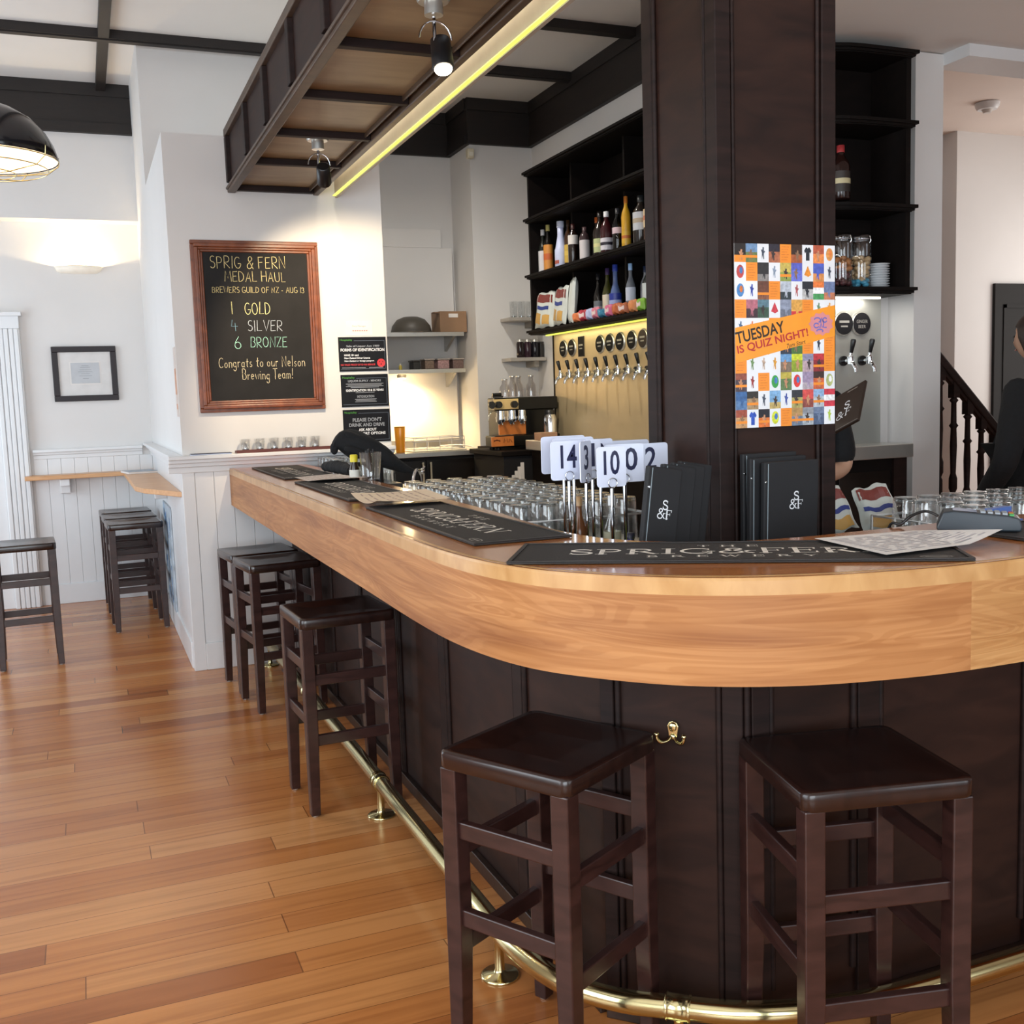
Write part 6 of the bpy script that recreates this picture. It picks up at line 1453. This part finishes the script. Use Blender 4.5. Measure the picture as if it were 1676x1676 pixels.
sd = thing('smoke_detector', 'round white smoke detector on the hall ceiling', 'smoke detector', (6.52, 6.25, 3.53)); b = MB(); b.lathe([(.07, -.05), (.085, -.03), (.09, -.002)], (6.524, 6.249, 3.538), 24); b.build('detector_body', K['white'], sd); b = MB(); b.lathe([(.028, -.075), (.04, -.05)], (6.524, 6.249, 3.538), 18); b.build('sensor_cap', C('#cfcac4', .5), sd)
# crisp packets lying by the wire rack
for lb, x, y, rz in (('white crisp packet with red top, lying tilted beside the wire rack', 2.28, 2.56, -.35), ('white crisp packet behind and left of the tilted one, near the column', 2.15, 2.60, -.1)):
    pk = packet('crisp_packet', lb, (x, y, SHZ+.012), .125, .135, .05, .45, rz, CW, [(.08, .92, .72, .95, CR), (.1, .9, .46, .56, CBL), (.2, .8, .10, .34, CY)], 'crisps', 'crisp packets'); pk.rotation_euler[1] = -.22; pk.location.z += .012
packet('crisp_packet', 'rumpled grey-white packet squeezed against the column', (1.995, 2.59, SHZ+.012), .11, .175, .06, .10, .5, C('#b8b0ac', .5), [(.1, .9, .7, .9, C('#8c7c7c', .5))], 'crisps', 'crisp packets')

# ------------------------------------------------------------------ people
def skin_mesh(verts, edges, radii, root=0, sub=2):
    me = bpy.data.meshes.new('skin_source'); me.from_pydata(verts, edges, [])
    o = bpy.data.objects.new('skin_source', me); COL.objects.link(o)
    o.modifiers.new('skin', 'SKIN'); s_ = o.modifiers.new('sub', 'SUBSURF'); s_.levels = sub; s_.render_levels = sub
    for i, r in enumerate(radii):
        me.skin_vertices[0].data[i].radius = r if isinstance(r, tuple) else (r, r); me.skin_vertices[0].data[i].use_root = (i == root)
    dg = bpy.context.evaluated_depsgraph_get(); dg.update(); ev = o.evaluated_get(dg); m2 = ev.to_mesh()
    vs = [tuple(v.co) for v in m2.vertices]; fs = [tuple(p.vertices) for p in m2.polygons]; ev.to_mesh_clear()
    bpy.data.objects.remove(o); bpy.data.meshes.remove(me)
    return vs, fs
def head_mesh(b, c, s=1.0, m=None):
    """head facing local -y, 0.225 tall"""
    o = b.X; b.X = (m or Matrix.Translation(c))
    n, k = 24, 18; vs = []
    for i in range(k+1):
        th = PI*i/k; z = -math.cos(th); rr = math.sin(th)
        for j in range(n):
            a = 2*PI*j/n; x = rr*math.sin(a); y = -rr*math.cos(a); zz = z
            sx, sy = .076, .098
            if zz < 0: sx *= 1-.30*(-zz)**1.3; 
            if zz < -.1 and y > 0: y *= 1-.35*(-zz)
            X, Y, Z = x*sx, y*sy, zz*.116
            front = max(0, -y)
            if front > .6 and abs(x) < .22: 
                if -.35 < zz < .10: Y -= .022*(1-abs(x)/.22)*(1-abs(zz+.22)/.32 if abs(zz+.22) < .32 else 0)
                if -.62 < zz < -.46: Y -= .006
            if front > .55 and .18 < abs(x) < .55 and .0 < zz < .2: Y += .007
            vs.append((X*s, Y*s, Z*s))
    fs = [(i*n+j, i*n+(j+1) % n, (i+1)*n+(j+1) % n, (i+1)*n+j) for i in range(k) for j in range(n)]
    b.add(vs, fs, True)
    for sx in (-1, 1): b.ellip((sx*.078*s, .01*s, -.008*s), (.010*s, .022*s, .032*s), 10, 7)
    b.X = o
def hand_mesh(b, wrist, d, nrm, sgn, curl=.5, s=1.0):
    """palm from the wrist along d; nrm = palm normal; five tapered bent fingers"""
    d = Vector(d).normalized(); nrm = Vector(nrm); nrm = (nrm - d*nrm.dot(d)).normalized(); sd_ = d.cross(nrm)*sgn; w0 = Vector(wrist)
    o = b.X; b.X = Matrix(((sd_.x, d.x, nrm.x, w0.x), (sd_.y, d.y, nrm.y, w0.y), (sd_.z, d.z, nrm.z, w0.z), (0, 0, 0, 1)))
    b.ellip((0, .045*s, 0), (.040*s, .055*s, .016*s), 14, 9)
    for i, (x, ln) in enumerate(((-.028, .060), (-.010, .075), (.010, .080), (.028, .070))):
        p = [Vector((x*s, .078*s, 0))]; a = 0
        for k, f in enumerate((.45, .32, .23)):
            a += curl*(.7 if k == 0 else 1.0); p.append(p[-1]+Vector((x*.08*s, math.cos(a)*ln*f*s, math.sin(a)*ln*f*s)))
        b.tube(p, [.0092*s, .0088*s, .0080*s, .0062*s], 8); b.ellip(p[-1], (.0062*s,)*3, 8, 5)
    p = [Vector((.026*s, .018*s, .004*s)), Vector((.048*s, .042*s, .014*s)), Vector((.054*s, .066*s, .026*s)), Vector((.050*s, .084*s, .034*s))]
    b.tube(p, [.012*s, .0105*s, .0095*s, .007*s], 8); b.ellip(p[-1], (.007*s,)*3, 8, 5)
    b.X = o
SKIN = mat('skin_tone', '#c49a80', .5, var=.05)
def person(name, label, base, rz, J, hair_c, top_c, leg_c, long_sleeve, bun=False, coat=False, head_pitch=0.0):
    """J: joint positions local to the feet, person facing local -y"""
    t = thing(name, label, 'person', base, None, rz)
    V = [J['pelvis'], J['waist'], J['chest'], J['neck'], J['head'],
         J['shL'], J['elL'], J['wrL'], J['shR'], J['elR'], J['wrR'],
         J['hipL'], J['knL'], J['anL'], J['toL'], J['hipR'], J['knR'], J['anR'], J['toR']]
    E_ = [(0, 1), (1, 2), (2, 3), (3, 4), (2, 5), (5, 6), (6, 7), (2, 8), (8, 9), (9, 10), (0, 11), (11, 12), (12, 13), (13, 14), (0, 15), (15, 16), (16, 17), (17, 18)]
    R_ = [(.145, .11), (.125, .095), (.16, .105), .056, .05, .062, .043, .028, .062, .043, .028, .088, .056, .038, .032, .088, .056, .038, .032]
    vs, fs = skin_mesh(V, E_, R_)
    b = MB(); b.add(vs, fs, True)
    hm = Matrix.Translation(Vector(J['head'])+Vector((0, -.02, .075))) @ Matrix.Rotation(head_pitch, 4, 'X')
    head_mesh(b, None, 1.0, hm)
    for sd_, w_, e in ((1, 'wrL', 'elL'), (-1, 'wrR', 'elR')):
        d = Vector(J[w_])-Vector(J[e]); hand_mesh(b, J[w_], J.get('hd'+w_[-1], d), J.get('hn'+w_[-1], (0, -1, .2)), sd_, J.get('curl', .55))
    b.build('body', SKIN, t, local=True)
    b = MB(); b.X = hm
    for sx in (-1, 1): b.ellip((sx*.030, -.086, .008), (.012, .008, .007), 10, 6)
    b.build('eyes', C('#2a2420', .2), t, local=True)
    b = MB(); b.X = hm; b.tube([(-.022, -.0885, -.058), (-.008, -.094, -.056), (.008, -.094, -.056), (.022, -.0885, -.058)], .004, 6); b.build('mouth', C('#8e5a50', .5), t, local=True)
    b = MB(); b.X = hm; n, k = 22, 14; hv = []
    for i in range(k+1):
        th = PI*.80*i/k
        for j in range(n):
            a = 2*PI*j/n; fr = math.cos(a)
            lim = PI*(.36 if fr > .55 else .50 if fr > .2 else .78); q = min(th, lim); w2 = 1+.02*math.sin(9*a+4*q)
            hv.append((math.sin(q)*math.sin(a)*.087*w2, -math.sin(q)*math.cos(a)*.108*w2+.004, math.cos(q)*.128))
    b.add(hv, [(i*n+j, i*n+(j+1) % n, (i+1)*n+(j+1) % n, (i+1)*n+j) for i in range(k) for j in range(n)], True)
    if bun: b.ellip((0, .12, .02), (.05, .045, .05), 14, 9)
    b.build('hair', C(hair_c, .55, var=.3, scale=60), t, local=True)
    gv = lambda p, k=1.0: Vector(p)
    top_v = [J['pelvis'], J['waist'], J['chest'], tuple(Vector(J['chest']).lerp(Vector(J['neck']), .55)), J['shL'], J['elL'] if long_sleeve else tuple(Vector(J['shL']).lerp(Vector(J['elL']), 1.0)), J['shR'], J['elR'] if long_sleeve else tuple(Vector(J['shR']).lerp(Vector(J['elR']), .75))]
    te = [(0, 1), (1, 2), (2, 3), (2, 4), (4, 5), (2, 6), (6, 7)]
    tr_ = [(.24, .18), (.195, .15), (.21, .14), (.085, .08), .085, .062, .085, .062] if coat else [(.175, .135), (.148, .115), (.178, .122), (.075, .075), .078, .060, .078, .060]
    if long_sleeve:
        top_v += [tuple(Vector(J['elL']).lerp(Vector(J['wrL']), .92)), tuple(Vector(J['elR']).lerp(Vector(J['wrR']), .92))]; te += [(5, 8), (7, 9)]; tr_ += [.05, .05]
    if coat:
        hem = tuple(Vector(J['pelvis'])+Vector((0, 0, -.30))); top_v.append(hem); te.append((0, len(top_v)-1)); tr_.append((.26, .19))
    vs, fs = skin_mesh(top_v, te, tr_)
    b = MB(); b.add(vs, fs, True); b.build('coat' if coat else 'shirt', top_c, t, local=True)
    lv = [J['pelvis'], J['hipL'], J['knL'], tuple(Vector(J['anL'])+Vector((0, 0, .02))), J['hipR'], J['knR'], tuple(Vector(J['anR'])+Vector((0, 0, .02)))]
    vs, fs = skin_mesh(lv, [(0, 1), (1, 2), (2, 3), (0, 4), (4, 5), (5, 6)], [(.15, .118), .100, .070, .055, .100, .070, .055])
    b = MB(); b.add(vs, fs, True); b.build('trousers', leg_c, t, local=True)
    for s_, a_, o_ in ((1, 'anL', 'toL'), (-1, 'anR', 'toR')):
        b = MB(); p, q = Vector(J[a_]), Vector(J[o_]); b.ellip(((p.x+q.x)/2, (p.y+q.y)/2, .045), (.048, .135, .045), 14, 8); b.box(p.x-.042, p.x+.042, q.y-.05, p.y+.05, 0, .022); b.build('shoe', K['black'], t, local=True, bevel=.008)
    return t
BJ = {'pelvis': (0, 0, .93), 'waist': (0, 0, 1.08), 'chest': (0, 0, 1.28), 'neck': (0, -.02, 1.45), 'head': (0, -.05, 1.53),
      'shL': (.175, 0, 1.37), 'elL': (.225, .0, 1.12), 'wrL': (.04, -.17, 1.09), 'shR': (-.175, 0, 1.37), 'elR': (-.235, -.06, 1.10), 'wrR': (-.03, -.27, 1.10),
      'hipL': (.09, 0, .88), 'knL': (.10, -.02, .48), 'anL': (.105, .02, .085), 'toL': (.115, -.13, .04), 'hipR': (-.09, 0, .88), 'knR': (-.10, -.02, .48), 'anR': (-.105, .02, .085), 'toR': (-.115, -.13, .04),
      'hdL': (-.9, -.4, .05), 'hdR': (.1, -.45, .5), 'hnL': (0, -.3, -1), 'hnR': (.3, -1, .2)}
person('bartender', 'person in black t-shirt behind the column, reading from a dark menu', (2.585, 3.45, 0), -.35, BJ, '#3a2a20', K['cloth'], C('#1c1c20', .8), False, head_pitch=.3)
m3 = thing('menu', 'dark menu with white logo held open by the person behind the column', 'menu', (2.60, 3.0, 1.22), 'black clip menus')
FM = frame_x((2.496, 3.155, 1.242), (.155, -.90, .405), (.539, .42, .73))
b = MB(); b.X = FM; b.box(-.03, .205, 0, .19, -.006, .006); b.build('cover', C('#2a1c14', .5), m3, bevel=.003)
b = MB(); b.X = FM @ Matrix.Translation((0, 0, .0066)); serif_line(b, 'S', .118, .092, .034, .028, .13); serif_line(b, '&', .086, .052, .036, .038, .12); serif_line(b, 'F', .128, .056, .032, .030, .13)
b.build('logo', K['silver'], m3)
b = MB(); b.X = FM @ Matrix.Translation((0, 0, .0066)); b.box(.12, .17, .172, .177, 0, .0004); b.box(-.028, .203, .004, .006, 0, .0004); b.build('seam', C('#8a8078', .5), m3)
CJ = {'pelvis': (0, 0, .93), 'waist': (0, 0, 1.10), 'chest': (0, 0, 1.30), 'neck': (0, -.01, 1.49), 'head': (0, -.03, 1.575),
      'shL': (.20, 0, 1.39), 'elL': (.36, .04, 1.06), 'wrL': (.20, -.20, .84), 'shR': (-.20, 0, 1.39), 'elR': (-.36, .04, 1.06), 'wrR': (-.20, -.20, .84),
      'hipL': (.09, 0, .88), 'knL': (.10, -.02, .48), 'anL': (.105, .02, .085), 'toL': (.115, -.13, .04), 'hipR': (-.09, 0, .88), 'knR': (-.10, -.02, .48), 'anR': (-.105, .02, .085), 'toR': (-.115, -.13, .04)}
pb_ = person('customer', 'person in black coat with brown hair tied back, at the right edge', (4.36, 3.80, 0), math.radians(190), CJ, '#2e1f17', K['cloth'], C('#15151a', .8), True, bun=True, coat=True)
b = MB(); b.tube(spline([(.19, .09, 1.455), (.12, .115, 1.50), (.04, .10, 1.535), (-.03, .07, 1.54)], 5), .007, 6); b.build('collar_piping', C('#8a8438', .6), pb_, local=True)
